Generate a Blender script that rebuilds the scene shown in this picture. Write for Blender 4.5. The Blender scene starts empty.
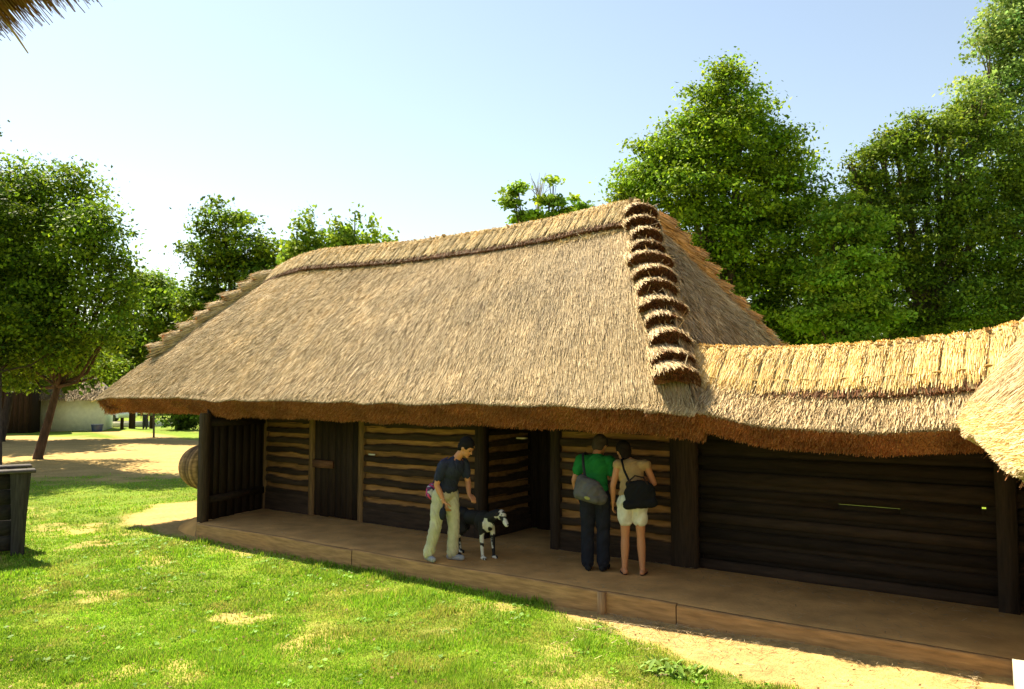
import bpy, bmesh, math, random
import numpy as np
from mathutils import Vector, Matrix, Quaternion

rng = np.random.default_rng(7)
random.seed(7)
scene = bpy.context.scene
COL = scene.collection
PI = math.pi

# ------------------------------------------------------------------ camera frame
# x runs along the barn front, y into the barn, z up; lawn about z = 0, porch floor z = 0.25
A = 0.94849; PITCH = 0.064071; FPX = 772.0
CAM = np.array([0.0, -7.8, 2.455])
fw_ = np.array([-math.cos(A), math.sin(A), 0]); RT = np.array([math.sin(A), math.cos(A), 0]); UPV = np.array([0, 0, 1.0])
FW = fw_ * math.cos(PITCH) + UPV * math.sin(PITCH)
UP = -fw_ * math.sin(PITCH) + UPV * math.cos(PITCH)
def ray(px, py): return FW + RT * (px - 512) / FPX + UP * (344.5 - py) / FPX
def at(px, py, d): return CAM + ray(px, py) * d
def onz(px, py, z):
    d = ray(px, py); return CAM + d * ((z - CAM[2]) / d[2])
def ony(px, py, y):
    d = ray(px, py); return CAM + d * ((y - CAM[1]) / d[1])

# ------------------------------------------------------------------ helpers
def nrm(v):
    v = np.asarray(v, float)
    return v / np.maximum(np.linalg.norm(v, axis=-1, keepdims=True), 1e-9)

def hash2(i, j, seed):
    n = (i.astype(np.int64) * 374761393 + j.astype(np.int64) * 668265263 + seed * 1442695041) & 0x7fffffff
    n = ((n ^ (n >> 13)) * 1274126177) & 0x7fffffff
    return ((n ^ (n >> 16)) & 0xffff) / 65535.0
def vnoise(x, y, seed=0):
    x = np.asarray(x, float); y = np.asarray(y, float)
    xi = np.floor(x); yi = np.floor(y); fx = x - xi; fy = y - yi
    fx = fx * fx * (3 - 2 * fx); fy = fy * fy * (3 - 2 * fy)
    a = hash2(xi, yi, seed); b = hash2(xi + 1, yi, seed); c = hash2(xi, yi + 1, seed); d = hash2(xi + 1, yi + 1, seed)
    return (a * (1 - fx) + b * fx) * (1 - fy) + (c * (1 - fx) + d * fx) * fy
def fbm(x, y, seed=0, o=4):
    s = 0; a = .5; t = 0
    for k in range(o):
        s = s + a * vnoise(x * 2 ** k, y * 2 ** k, seed + k * 17); t += a; a *= .5
    return s / t

class MB:
    """collects faces with a colour per vertex, then links them as one mesh object"""
    def __init__(self): self.v = []; self.c = []; self.q = []; self.t = []; self.n = 0
    def add(self, V, Q=None, T=None, C=(1, 1, 1)):
        V = np.asarray(V, float).reshape(-1, 3); C = np.asarray(C, float)
        if C.ndim == 1: C = np.tile(C, (len(V), 1))
        if Q is not None and len(Q): self.q.append(np.asarray(Q, int).reshape(-1, 4) + self.n)
        if T is not None and len(T): self.t.append(np.asarray(T, int).reshape(-1, 3) + self.n)
        self.v.append(V); self.c.append(C); self.n += len(V)
    def box(self, lo, hi, C=(1, 1, 1), M=None, jit=0):
        x0, y0, z0 = lo; x1, y1, z1 = hi
        V = np.array([[x0, y0, z0], [x1, y0, z0], [x1, y1, z0], [x0, y1, z0], [x0, y0, z1], [x1, y0, z1], [x1, y1, z1], [x0, y1, z1]], float)
        if jit: V += rng.uniform(-jit, jit, V.shape)
        if M is not None: V = (np.asarray(M)[:3, :3] @ V.T).T + np.asarray(M)[:3, 3]
        self.add(V, [[0, 3, 2, 1], [4, 5, 6, 7], [0, 1, 5, 4], [1, 2, 6, 5], [2, 3, 7, 6], [3, 0, 4, 7]], C=C)
    def grid(self, P, C=(1, 1, 1), closed_u=False):
        n, m, _ = P.shape
        I = np.arange(n * m).reshape(n, m)
        if closed_u: I = np.vstack([I, I[:1]])
        Q = np.stack([I[:-1, :-1], I[1:, :-1], I[1:, 1:], I[:-1, 1:]], -1).reshape(-1, 4)
        C = np.asarray(C, float)
        if C.ndim == 3: C = C.reshape(-1, 3)
        self.add(P.reshape(-1, 3), Q, C=C)
    def tube(self, pts, rad, C=(1, 1, 1), n=8, cap=True):
        pts = np.asarray(pts, float); rad = np.broadcast_to(np.asarray(rad, float), (len(pts),))
        tan = nrm(np.gradient(pts, axis=0)); ref = np.array([0.13, 0.31, 0.94])
        if abs(tan[0] @ nrm(ref)) > .95: ref = np.array([1.0, 0, 0])
        R = []
        for p, t, r in zip(pts, tan, rad):
            a = nrm(np.cross(t, ref)); b = np.cross(t, a)
            th = np.linspace(0, 2 * PI, n, endpoint=False)
            R.append(p + r * (np.cos(th)[:, None] * a + np.sin(th)[:, None] * b))
        P = np.array(R).transpose(1, 0, 2)
        self.grid(P[::-1], C, closed_u=True)
        if cap:
            for ring, flip in ((P[:, 0], False), (P[:, -1], True)):
                c = ring.mean(0); V = np.vstack([ring, c]); i = np.arange(n); j = (i + 1) % n
                T = np.stack([i, j, np.full(n, n)], 1)
                if flip: T = T[:, ::-1]
                self.add(V, T=T, C=C)
    def strands(self, P, D, N, L, W, lift, C, roll=.7, bend=0):
        """thin straw blades: root is buried, tip is lifted by lift along N"""
        n = len(P); L = np.broadcast_to(L, (n,))[:, None]; W = np.broadcast_to(W, (n,))[:, None]; lift = np.broadcast_to(lift, (n,))[:, None]
        D = nrm(np.broadcast_to(D, (n, 3))); N = nrm(np.broadcast_to(N, (n, 3)))
        S = nrm(np.cross(D, N)); a = rng.uniform(-roll, roll, (n, 1)); S = nrm(S * np.cos(a) + N * np.sin(a))
        r = P - D * L * .5; t = P + D * L * .5 + N * lift
        V = np.stack([r - S * W * .5, r + S * W * .5, t + S * W * .28, t - S * W * .28], 1).reshape(-1, 3)
        self.add(V, np.arange(n * 4).reshape(-1, 4), C=np.repeat(np.asarray(C), 4, 0))
    def leaves(self, P, N, S, C, asp=.62):
        n = len(P); N = nrm(N); r = nrm(rng.normal(size=(n, 3))); U = nrm(np.cross(N, r)); W = np.cross(N, U)
        S = np.broadcast_to(S, (n,))[:, None]
        V = np.stack([P - U * S * .5, P + W * S * asp * .5 - N * S * .08, P + U * S * .5, P - W * S * asp * .5 - N * S * .08], 1).reshape(-1, 3)
        self.add(V, np.arange(n * 4).reshape(-1, 4), C=np.repeat(C, 4, 0))
    def build(self, name, mat, parent=None, smooth=False):
        V = np.vstack(self.v); C = np.vstack(self.c)
        Q = np.vstack(self.q) if self.q else np.zeros((0, 4), int); T = np.vstack(self.t) if self.t else np.zeros((0, 3), int)
        me = bpy.data.meshes.new(name); me.vertices.add(len(V)); me.vertices.foreach_set('co', V.astype(np.float32).ravel())
        nl = len(Q) * 4 + len(T) * 3; me.loops.add(nl)
        me.loops.foreach_set('vertex_index', np.concatenate([Q.ravel(), T.ravel()]).astype(np.int32))
        me.polygons.add(len(Q) + len(T))
        st = np.concatenate([np.arange(len(Q)) * 4, len(Q) * 4 + np.arange(len(T)) * 3]).astype(np.int32)
        me.polygons.foreach_set('loop_start', st)
        at_ = me.color_attributes.new('Col', 'FLOAT_COLOR', 'POINT')
        at_.data.foreach_set('color', np.hstack([np.clip(C, 0, 1), np.ones((len(C), 1))]).astype(np.float32).ravel())
        me.update(calc_edges=True); me.validate()
        if smooth: me.polygons.foreach_set('use_smooth', np.ones(len(me.polygons), bool))
        return link(name, me, mat, parent)

def link(name, me, mat, parent=None):
    if mat is not None and not me.materials: me.materials.append(mat)
    o = bpy.data.objects.new(name, me); COL.objects.link(o)
    if parent is not None:
        o.parent = parent; o.matrix_parent_inverse = world_of(parent).inverted()
    return o
def world_of(o):
    m = Matrix.LocRotScale(o.location, o.rotation_euler, o.scale)
    if o.parent is not None: return world_of(o.parent) @ o.matrix_parent_inverse @ m
    return m
def tag(o, label=None, cat=None, group=None, kind=None):
    if label: o['label'] = label
    if cat: o['category'] = cat
    if group: o['group'] = group
    if kind: o['kind'] = kind
    return o
def thing(name, label, cat, loc=(0, 0, 0), group=None):
    o = bpy.data.objects.new(name, None); COL.objects.link(o); o.location = Vector(loc); o.empty_display_size = .2
    return tag(o, label, cat, group)

# ------------------------------------------------------------------ materials
def mat_attr(name, rough=.9, spec=.2, bump=0, bscale=60, var=.25, vscale=9, trans=0, stretch=(1, 1, 1), sheen=0):
    m = bpy.data.materials.new(name); m.use_nodes = True; nt = m.node_tree; N = nt.nodes; L = nt.links
    b = N['Principled BSDF']; b.inputs['Roughness'].default_value = rough; b.inputs['Specular IOR Level'].default_value = spec
    a = N.new('ShaderNodeVertexColor'); a.layer_name = 'Col'
    tc = N.new('ShaderNodeTexCoord'); mp = N.new('ShaderNodeMapping'); mp.inputs['Scale'].default_value = stretch
    L.new(tc.outputs['Object'], mp.inputs['Vector'])
    no = N.new('ShaderNodeTexNoise'); no.inputs['Scale'].default_value = vscale; no.inputs['Detail'].default_value = 5
    L.new(mp.outputs['Vector'], no.inputs['Vector'])
    mr = N.new('ShaderNodeMapRange'); mr.inputs['From Min'].default_value = .3; mr.inputs['From Max'].default_value = .7
    mr.inputs['To Min'].default_value = 1 - var; mr.inputs['To Max'].default_value = 1 + var
    L.new(no.outputs['Fac'], mr.inputs['Value'])
    mx = N.new('ShaderNodeVectorMath'); mx.operation = 'SCALE'
    L.new(a.outputs['Color'], mx.inputs[0]); L.new(mr.outputs['Result'], mx.inputs['Scale'])
    L.new(mx.outputs['Vector'], b.inputs['Base Color'])
    if bump:
        n2 = N.new('ShaderNodeTexNoise'); n2.inputs['Scale'].default_value = bscale; n2.inputs['Detail'].default_value = 6
        L.new(mp.outputs['Vector'], n2.inputs['Vector'])
        bp = N.new('ShaderNodeBump'); bp.inputs['Strength'].default_value = bump; bp.inputs['Distance'].default_value = .02
        L.new(n2.outputs['Fac'], bp.inputs['Height']); L.new(bp.outputs['Normal'], b.inputs['Normal'])
    if trans:
        tr = N.new('ShaderNodeBsdfTranslucent'); L.new(mx.outputs['Vector'], tr.inputs['Color'])
        ms = N.new('ShaderNodeMixShader'); ms.inputs['Fac'].default_value = trans
        L.new(b.outputs['BSDF'], ms.inputs[1]); L.new(tr.outputs['BSDF'], ms.inputs[2])
        L.new(ms.outputs['Shader'], N['Material Output'].inputs['Surface'])
    return m
M_STRAW = mat_attr('straw', .75, .25, var=.12, vscale=2.2, trans=.12)
M_WOOD = mat_attr('weathered_wood', .85, .2, bump=.5, bscale=30, var=.3, vscale=12, stretch=(.3, 1, 2.2))
M_PLANK = mat_attr('upright_planks', .85, .2, bump=.5, bscale=30, var=.35, vscale=14, stretch=(3, 3, .25))
M_CLAY = mat_attr('trodden_clay', .95, .1, bump=.35, bscale=25, var=.2, vscale=3)
M_PLASTER = mat_attr('plaster', .9, .1, bump=.15, bscale=40, var=.08, vscale=5)
M_GROUND = mat_attr('ground', .95, .1, bump=.8, bscale=45, var=.22, vscale=14)
M_GRASS = mat_attr('grass_blades', .6, .25, var=.15, vscale=3, trans=.35)
M_LEAF = mat_attr('leaf', .6, .14, var=.25, vscale=1.2, trans=.42)
M_BARK = mat_attr('bark', .95, .1, bump=.8, bscale=14, var=.35, vscale=6, stretch=(2, 2, .5))
M_SKIN = mat_attr('skin', .55, .35, var=.05, vscale=20)
M_CLOTH = mat_attr('cloth', .9, .1, bump=.25, bscale=40, var=.1, vscale=14)
M_FUR = mat_attr('fur', .7, .25, bump=.2, bscale=90, var=.08, vscale=40)
M_PAINT = mat_attr('painted_metal', .35, .5, var=.03)
M_GLASS = mat_attr('dark_glass', .08, .6, var=.02)

# ------------------------------------------------------------------ figures: one continuous skin by voxel remesh
def blob_mesh(parts, voxel, smooth=4):
    bm = bmesh.new()
    for q in parts:
        if q[0] == 'cap':
            _, p0, p1, r0, r1 = q; p0 = Vector(p0); p1 = Vector(p1); d = p1 - p0
            if d.length < 1e-5: d = Vector((0, 0, 1e-4))
            rot = d.to_track_quat('Z', 'Y').to_matrix().to_4x4()
            bmesh.ops.create_cone(bm, cap_ends=True, segments=14, radius1=r0, radius2=r1, depth=d.length, matrix=Matrix.Translation((p0 + p1) / 2) @ rot)
            for p, r in ((p0, r0), (p1, r1)): bmesh.ops.create_icosphere(bm, subdivisions=2, radius=r, matrix=Matrix.Translation(p))
        else:
            _, c, r, eul = q
            bmesh.ops.create_icosphere(bm, subdivisions=3, radius=1, matrix=Matrix.Translation(c) @ Matrix.Rotation(eul[2], 4, 'Z') @ Matrix.Rotation(eul[1], 4, 'Y') @ Matrix.Rotation(eul[0], 4, 'X') @ Matrix.Diagonal((r[0], r[1], r[2], 1)))
    me = bpy.data.meshes.new('tmp'); bm.to_mesh(me); bm.free()
    o = bpy.data.objects.new('tmp', me); COL.objects.link(o)
    m = o.modifiers.new('r', 'REMESH'); m.mode = 'VOXEL'; m.voxel_size = voxel
    if smooth:
        s = o.modifiers.new('s', 'SMOOTH'); s.iterations = smooth; s.factor = .5
    dg = bpy.context.evaluated_depsgraph_get(); ev = o.evaluated_get(dg); out = bpy.data.meshes.new_from_object(ev)
    bpy.data.objects.remove(o); bpy.data.meshes.remove(me)
    return out
def blob(name, parts, mat, parent, frame, color, voxel=.01, smooth=4, fold=0, fs=(22, 9)):
    """frame: 4x4 from figure space to the world; color: rgb or f(co Nx3 local) -> Nx3"""
    me = blob_mesh(parts, voxel, smooth); me.name = name
    n = len(me.vertices); co = np.empty(n * 3, np.float32); me.vertices.foreach_get('co', co); co = co.reshape(-1, 3)
    C = color(co) if callable(color) else np.tile(np.asarray(color, float), (n, 1))
    if fold:
        no = np.empty(n * 3, np.float32); me.vertices.foreach_get('normal', no); no = no.reshape(-1, 3)
        h = fbm(co[:, 0] * fs[0] + co[:, 1] * fs[0] * .8 + co[:, 2] * 6, co[:, 2] * fs[1] + co[:, 1] * 4, 23, 3) - .5
        r_ = 1 - np.abs(h) * 4; co = co + no * (fold * (r_ - .3))[:, None]; me.vertices.foreach_set('co', co.astype(np.float32).ravel())
        C = C * (1 + .5 * (fbm(co[:, 0] * 7, co[:, 2] * 7 + co[:, 1] * 5, 29, 3) - .5))[:, None]
    a = me.color_attributes.new('Col', 'FLOAT_COLOR', 'POINT')
    a.data.foreach_set('color', np.hstack([C, np.ones((n, 1))]).astype(np.float32).ravel())
    me.transform(frame); me.polygons.foreach_set('use_smooth', np.ones(len(me.polygons), bool)); me.update()
    return link(name, me, mat, parent)
def frame_at(pos, fwd):
    f = Vector((fwd[0], fwd[1], 0)).normalized(); l = Vector((-f.y, f.x, 0))
    return Matrix(((f.x, l.x, 0, pos[0]), (f.y, l.y, 0, pos[1]), (0, 0, 1, pos[2]), (0, 0, 0, 1)))

# ------------------------------------------------------------------ thatch
TAN = np.array([[.57, .43, .232], [.51, .375, .195], [.43, .305, .15], [.64, .51, .305], [.22, .14, .065]])
YEL = np.array([[.66, .49, .20], [.60, .42, .14], [.70, .56, .29], [.52, .34, .10], [.74, .60, .34]])
CUT = np.array([[.43, .165, .05], [.37, .13, .04], [.50, .22, .07], [.28, .095, .03], [.54, .27, .10]])
def pick(pal, n, w=None, j=.12):
    w = np.array(w if w is not None else [1] * len(pal), float); w /= w.sum()
    return pal[rng.choice(len(pal), n, p=w)] * (1 + rng.normal(0, j, (n, 1)))
WT = [4, 4, 3, 2, 2]

def tri_samples(a, b, c, n):
    u = rng.random((n, 1)); v = rng.random((n, 1)); f = (u + v) > 1; u = np.where(f, 1 - u, u); v = np.where(f, 1 - v, v)
    return a + (b - a) * u + (c - a) * v
def patch(mb, fn, us, vs, C):
    U, V = np.meshgrid(us, vs, indexing='ij'); mb.grid(fn(U, V), C)
def surf_strands(mb, fn, n, pal, L=(.22, .42), W=(.009, .02), lift=(.005, .045), wts=WT, vmap=None, dark=None, tone=None, urange=(0, 1), vrange=(0, 1), jit=.10):
    """fn(u, v): v = 0 at the eave, 1 at the ridge; strands run down the slope"""
    u = rng.uniform(*urange, n); v = rng.uniform(*vrange, n)
    P = fn(u, v); e = 1e-3
    Dv = nrm(fn(u, v - e) - P); Du = fn(u + e, v) - P; N = nrm(np.cross(Du, -Dv)); N = np.where(N[:, 2:3] < 0, -N, N)
    D = nrm(Dv + rng.normal(0, jit, (n, 3)))
    C = pick(pal, n, wts)
    t = .78 + .44 * fbm(P[:, 0] * .55 + 3, P[:, 1] * .55 + P[:, 2] * .4, 3, 3)
    t *= .86 + .28 * vnoise(P[:, 0] * 6, (P[:, 1] + P[:, 2]) * 1.6, 5)
    clump = vnoise(P[:, 0] * 15 + P[:, 1] * 9, (P[:, 1] + P[:, 2]) * 2.2, 8)
    C = C * t[:, None]
    if tone is not None: C = tone(P, C, u, v)
    lf = rng.uniform(*lift, n) * (.5 + .95 * clump)
    mb.strands(P, D, N, rng.uniform(*L, n), rng.uniform(*W, n), lf, C)
def cut_face(mb, lip, slope_dn, out_n, thick, n, pal=CUT, L=(.05, .13), rag=.055):
    """the brushed cut end of the thatch under the lip. lip: Kx3 polyline of top edge; fields per lip point"""
    lip = np.asarray(lip, float); seg = np.linalg.norm(np.diff(lip, axis=0), axis=1); cum = np.concatenate([[0], np.cumsum(seg)]) / seg.sum()
    def I(F, s):
        F = np.asarray(F, float)
        if F.ndim == 1: F = np.tile(F, (len(lip), 1))
        return np.stack([np.interp(s, cum, F[:, k]) for k in range(3)], 1)
    s = rng.random(n); w = .07 + .93 * rng.random(n) ** .9
    Dn = nrm(I(slope_dn, s)); Nn = nrm(I(out_n, s)); wob = (vnoise(s * seg.sum() * 2.2, s * 0, 21) - .5) * rag * 1.6
    P = I(lip, s) - Nn * (w * thick)[:, None] + Dn * wob[:, None]
    D = nrm(Dn + rng.normal(0, .16, (n, 3)))
    C = pick(pal, n, None, .15) * (.75 + .5 * vnoise(s * seg.sum() * 3, w * 3, 4))[:, None]
    mb.strands(P, D, nrm(rng.normal(size=(n, 3))), rng.uniform(*L, n), rng.uniform(.007, .013, n), 0, C)
    # the ragged lip itself
    m = n // 3; s = rng.random(m); Dn = nrm(I(slope_dn, s)); Nn = nrm(I(out_n, s))
    P = I(lip, s) + Dn * ((vnoise(s * seg.sum() * 2.2, s * 0, 21) - .5) * rag * 1.6)[:, None] - Nn * rng.uniform(-.01, .02, (m, 1)) - Dn * .03
    mb.strands(P, nrm(Dn + rng.normal(0, .12, (m, 3))), Nn, rng.uniform(.07, .16, m), rng.uniform(.006, .012, m), rng.uniform(-.005, .015, m), pick(TAN * .95, m, WT))

def sheaf(P0, axis, normal, length, width, height, pal, n, tilt=.2, cutpal=CUT):
    """one stepped bundle of a hip: a flattened half-round sheaf lying along axis (pointing down the hip),
    lifted at its lower end, with a brushed cut end"""
    mb = MB(); ax = nrm(axis); no = nrm(np.asarray(normal) - ax * (np.asarray(normal) @ ax)); sd = np.cross(ax, no)
    axl = nrm(ax + no * tilt); nol = nrm(np.cross(sd, axl));
    if nol @ no < 0: nol = -nol
    th = np.linspace(-.12 * PI, 1.12 * PI, 15); ts = np.linspace(0, 1, 6)
    k0 = rng.uniform(.86, 1.12); tilt = tilt * rng.uniform(.75, 1.25); length = length * rng.uniform(.93, 1.07)
    def shape(t, a):
        w = width * .5 * (.86 + .14 * t) * k0; h = height * (.55 + .45 * t)
        t = t + .05 * np.sin(a * 3 + k0 * 40)
        return P0 + axl * (np.asarray(t) * length)[..., None] + sd * (np.cos(a) * w)[..., None] + nol * (np.sin(a) * h)[..., None]
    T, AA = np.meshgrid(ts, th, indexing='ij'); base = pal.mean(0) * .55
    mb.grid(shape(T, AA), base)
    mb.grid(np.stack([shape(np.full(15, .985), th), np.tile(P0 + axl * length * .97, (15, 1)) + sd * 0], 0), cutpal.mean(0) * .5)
    ms = 26; a = rng.uniform(0, PI, ms); P = shape(rng.uniform(.3, 1, ms), a); mb.strands(P, nrm(axl + rng.normal(0, .45, (ms, 3))), nol, rng.uniform(.12, .28, ms), rng.uniform(.005, .009, ms), rng.uniform(.02, .08, ms), pick(pal, ms, WT))
    t = rng.random(n); a = rng.uniform(-.12 * PI, 1.12 * PI, n); P = shape(t, a)
    N = nrm(sd * np.cos(a)[:, None] + nol * np.sin(a)[:, None])
    mb.strands(P + N * .004, nrm(axl + rng.normal(0, .08, (n, 3))), N, rng.uniform(.14, .26, n), rng.uniform(.008, .016, n), rng.uniform(0, .03, n), pick(pal, n, WT))
    m = n; a = rng.uniform(0, PI, m); r = np.sqrt(rng.random(m)); e = shape(np.full(m, .99), a); c0 = P0 + axl * length
    P = c0 + (e - c0) * r[:, None]
    mb.strands(P, nrm(axl + rng.normal(0, .13, (m, 3))), nrm(rng.normal(size=(m, 3))), rng.uniform(.04, .10, m), rng.uniform(.007, .014, m), 0, pick(cutpal, m, None, .18))
    return mb

# ------------------------------------------------------------------ ground
def poly_sd(px, py, poly):
    poly = np.asarray(poly, float); d = np.full(px.shape, 1e9); inside = np.zeros(px.shape, bool)
    for (ax, ay), (bx, by) in zip(poly, np.roll(poly, -1, 0)):
        ex, ey = bx - ax, by - ay; wx, wy = px - ax, py - ay; t = np.clip((wx * ex + wy * ey) / (ex * ex + ey * ey), 0, 1)
        d = np.minimum(d, np.hypot(wx - ex * t, wy - ey * t)); c = ((ay <= py) != (by <= py))
        with np.errstate(divide='ignore', invalid='ignore'): xi = ax + (py - ay) * ex / (ey if ey else 1e-9)
        inside ^= c & (px < xi)
    return np.where(inside, -d, d)
PATCHES_ALL = [(-12.96, -1.39, .55, .8), (-9.67, -3.06, .30, .7), (-7.6, -2.55, .34, .9), (-5.6, -.55, .42, .65), (-14.68, -.91, .8, .9), (-11.3, -1.5, .4, .6), (-8.7, -1.6, .33, .55),
           (-6.4, -1.7, .25, .5), (-9.5, -2.0, .3, .45), (-5.1, -1.6, .3, .5), (-7.0, -.75, .35, .5), (-13.6, -1.0, .35, .7), (-6.1, -2.6, .2, .4), (-4.1, -1.35, .3, .6), (-10.4, -1.0, .3, .5)]
PATCHES = [q for i_, q in enumerate(PATCHES_ALL) if i_ in (0, 1, 2, 3, 4, 5, 9, 11, 13)]
def dirt(x, y):
    m = np.zeros(np.shape(x)); n = fbm(x * 1.1, y * 1.1, 11, 5); nf = fbm(x * 4, y * 4, 31, 3)
    def soft(sd, w, k): return np.clip(.5 - (sd + (n - .5) * k) / w, 0, 1)
    m = np.maximum(m, soft(poly_sd(x, y, [(-75, 6), (-47, 13.2), (-38, 17), (-28, 14), (-19, 8.5), (-20.5, 5.4), (-24.3, 3.0), (-28, -1), (-75, -14)]), 1.5, 5))
    m = np.maximum(m, soft(poly_sd(x, y, [(-5.1, .4), (-4.8, -.15), (-4.2, -.42), (-3.3, -.64), (-2.45, -1.02), (-1.7, -1.7), (1, -3), (3, 1)]), .3, 1.1))
    m = np.maximum(m, soft(poly_sd(x, y, [(-16.4, 1.6), (-15.2, .3), (-13.6, -.25), (-12.2, -.12), (-12.0, 1), (-11.9, 7), (-16, 7)]), .4, 1.2))
    m = np.maximum(m, .9 * soft(poly_sd(x, y, [(-52, 17.2), (-39, 14.0), (-37.5, 15.8), (-50, 19.6)]), .6, 1.0))
    for cx, cy, r, s in PATCHES:
        d = np.hypot((x - cx) / 1.5, (y - cy) * .9) / (r * .68)
        m = np.maximum(m, s * .85 * np.clip(1.25 - d + (nf - .5) * 2.6 + (n - .5) * 1.5, 0, 1))
    g = fbm(x * .8 + 9, y * .8, 51, 4)
    m = np.maximum(m, .55 * np.clip((g - .60) * 6 + (nf - .5), 0, 1))
    return np.clip(m, 0, 1)
def zground(x, y):
    r = np.clip((x + 5.2) / 4.6, 0, 1); r = r * r * (3 - 2 * r)
    return .12 * r * np.exp(-((y - .2) / 1.6) ** 2) + .02 * (fbm(x * .7, y * .7, 71, 3) - .5)
def build_ground():
    def axis(segs):
        out = []
        for a, b, st in segs: out += list(np.arange(a, b, st))
        return np.array(out + [segs[-1][1]])
    xs = axis([(-700, -120, 40), (-120, -76, 4), (-76, -18, .35), (-18, 1.6, .07), (1.6, 6, .5), (6, 30, 3), (30, 700, 60)])
    ys = axis([(-700, -60, 60), (-60, -8, 2), (-8, -5, .2), (-5, 1.0, .07), (1.0, 24, .35), (24, 60, 2), (60, 700, 50)])
    X, Y = np.meshgrid(xs, ys, indexing='ij'); Z = zground(X, Y); m = dirt(X, Y)
    Z = Z + (fbm(X * 3, Y * 3, 91, 3) - .5) * .03 * (np.abs(X) < 60)
    n = fbm(X * .9, Y * .9, 101, 4)[..., None]; n2 = fbm(X * 3.2, Y * 3.2, 111, 3)[..., None]
    G = np.array([.14, .21, .018]) * (.7 + .6 * n) + np.array([.07, .05, .0]) * np.clip((n2 - .45) * 2, 0, 1)
    D = np.array([.43, .285, .105]) * (.75 + .5 * n2) * (.85 + .3 * n)
    C = G * (1 - m[..., None]) + D * m[..., None]
    mb = MB(); mb.grid(np.stack([X, Y, Z], -1), C)
    return tag(mb.build('ground', M_GROUND, smooth=True), 'sunlit lawn with dry sandy patches and a sandy strip along the porch', 'ground', kind='structure')
build_ground()

def build_grass():
    mb = MB(); n = 620000
    # denser near the camera
    px = rng.uniform(-30, 1060, n); py = 689 + 25 - (rng.random(n) ** 1.15) * 245
    d = FW[None] + RT[None] * ((px - 512) / FPX)[:, None] + UP[None] * ((344.5 - py) / FPX)[:, None]
    P = CAM + d * (-CAM[2] / d[:, 2])[:, None]
    x, y = P[:, 0], P[:, 1]
    keep = ((y < -.08) | (x < -13.7)) & (x > -34) & (y < 9) & (rng.random(n) > dirt(x, y) * 1.25)
    x = x[keep]; y = y[keep]; n = len(x); dist = np.hypot(x - CAM[0], y - CAM[1])
    P = np.stack([x, y, zground(x, y) - .006], 1)
    edge = np.exp(-((y + .08) / .10) ** 2) * ((x > -12.2) & (x < -4.4)) * (fbm(x * 1.5, y, 7, 3))
    h = rng.uniform(.018, .05, n) * (1 + 2.2 * edge + 1.3 * np.clip((vnoise(x * 3.1, y * 3.1, 141) - .68) * 4, 0, 1)) * (.7 + .6 * fbm(x * 1.3, y * 1.3, 61, 3)); az = rng.uniform(0, 2 * PI, n); ln = rng.uniform(.2, .9, n)
    D = np.stack([np.cos(az) * ln, np.sin(az) * ln, np.ones(n)], 1); D = nrm(D)
    w = rng.uniform(.004, .008, n) * np.clip(dist / 7, .8, 2.0)
    S = np.stack([-np.sin(az), np.cos(az), az * 0], 1)
    V = np.stack([P - S * w[:, None], P + S * w[:, None], P + D * h[:, None]], 1).reshape(-1, 3)
    t = fbm(x * .9, y * .9, 101, 4)
    C = np.array([[.225, .39, .020], [.28, .44, .026], [.175, .32, .016], [.36, .42, .05], [.44, .35, .09]])[rng.choice(5, n, p=[.36, .30, .2, .1, .04])] * (.7 + .6 * t)[:, None] * rng.uniform(.75, 1.25, (n, 1))
    dry = np.clip((fbm(x * 1.6 + 4, y * 1.6, 131, 4) - .52) * 4, 0, .6)[:, None] * (rng.random((n, 1)) < .7); C = C * (1 - dry) + np.array([.50, .42, .10]) * dry * rng.uniform(.7, 1.2, (n, 1))
    mb.add(V, T=np.arange(3 * n).reshape(-1, 3), C=np.repeat(C, 3, 0))
    nw = 300; wx = rng.uniform(-13, -1.5, nw); wy = -.35 - rng.random(nw) ** 1.2 * 4.6; ok = dirt(wx, wy) < .5; wx = wx[ok]; wy = wy[ok]; nw = len(wx)
    for x_, y_ in zip(wx, wy):
        k_ = rng.integers(5, 12); a_ = rng.uniform(0, 2 * PI, k_); l_ = rng.uniform(.02, .055, k_); o_ = np.stack([x_ + rng.normal(0, .035, k_), y_ + rng.normal(0, .035, k_), np.full(k_, zground(x_, y_) + .028)], 1)
        mb.leaves(o_, np.stack([np.cos(a_) * .5, np.sin(a_) * .5, np.ones(k_)], 1), l_, np.array([.17, .34, .02]) * rng.uniform(.6, 1.35) * np.ones((k_, 1)), asp=.8)
    nd = 700; dx = rng.uniform(-14, -1, nd); dy = -.2 - rng.random(nd) * 4.8
    mb.leaves(np.stack([dx, dy, zground(dx, dy) + .03], 1), np.array([0, 0, 1.]) + rng.normal(0, .35, (nd, 3)), rng.uniform(.02, .05, nd), np.array([.30, .18, .07]) * rng.uniform(.5, 1.3, (nd, 1)))
    tag(mb.build('grass', M_GRASS), 'short bright green mown grass blades of the lawn', 'grass', kind='stuff')
build_grass()

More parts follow.
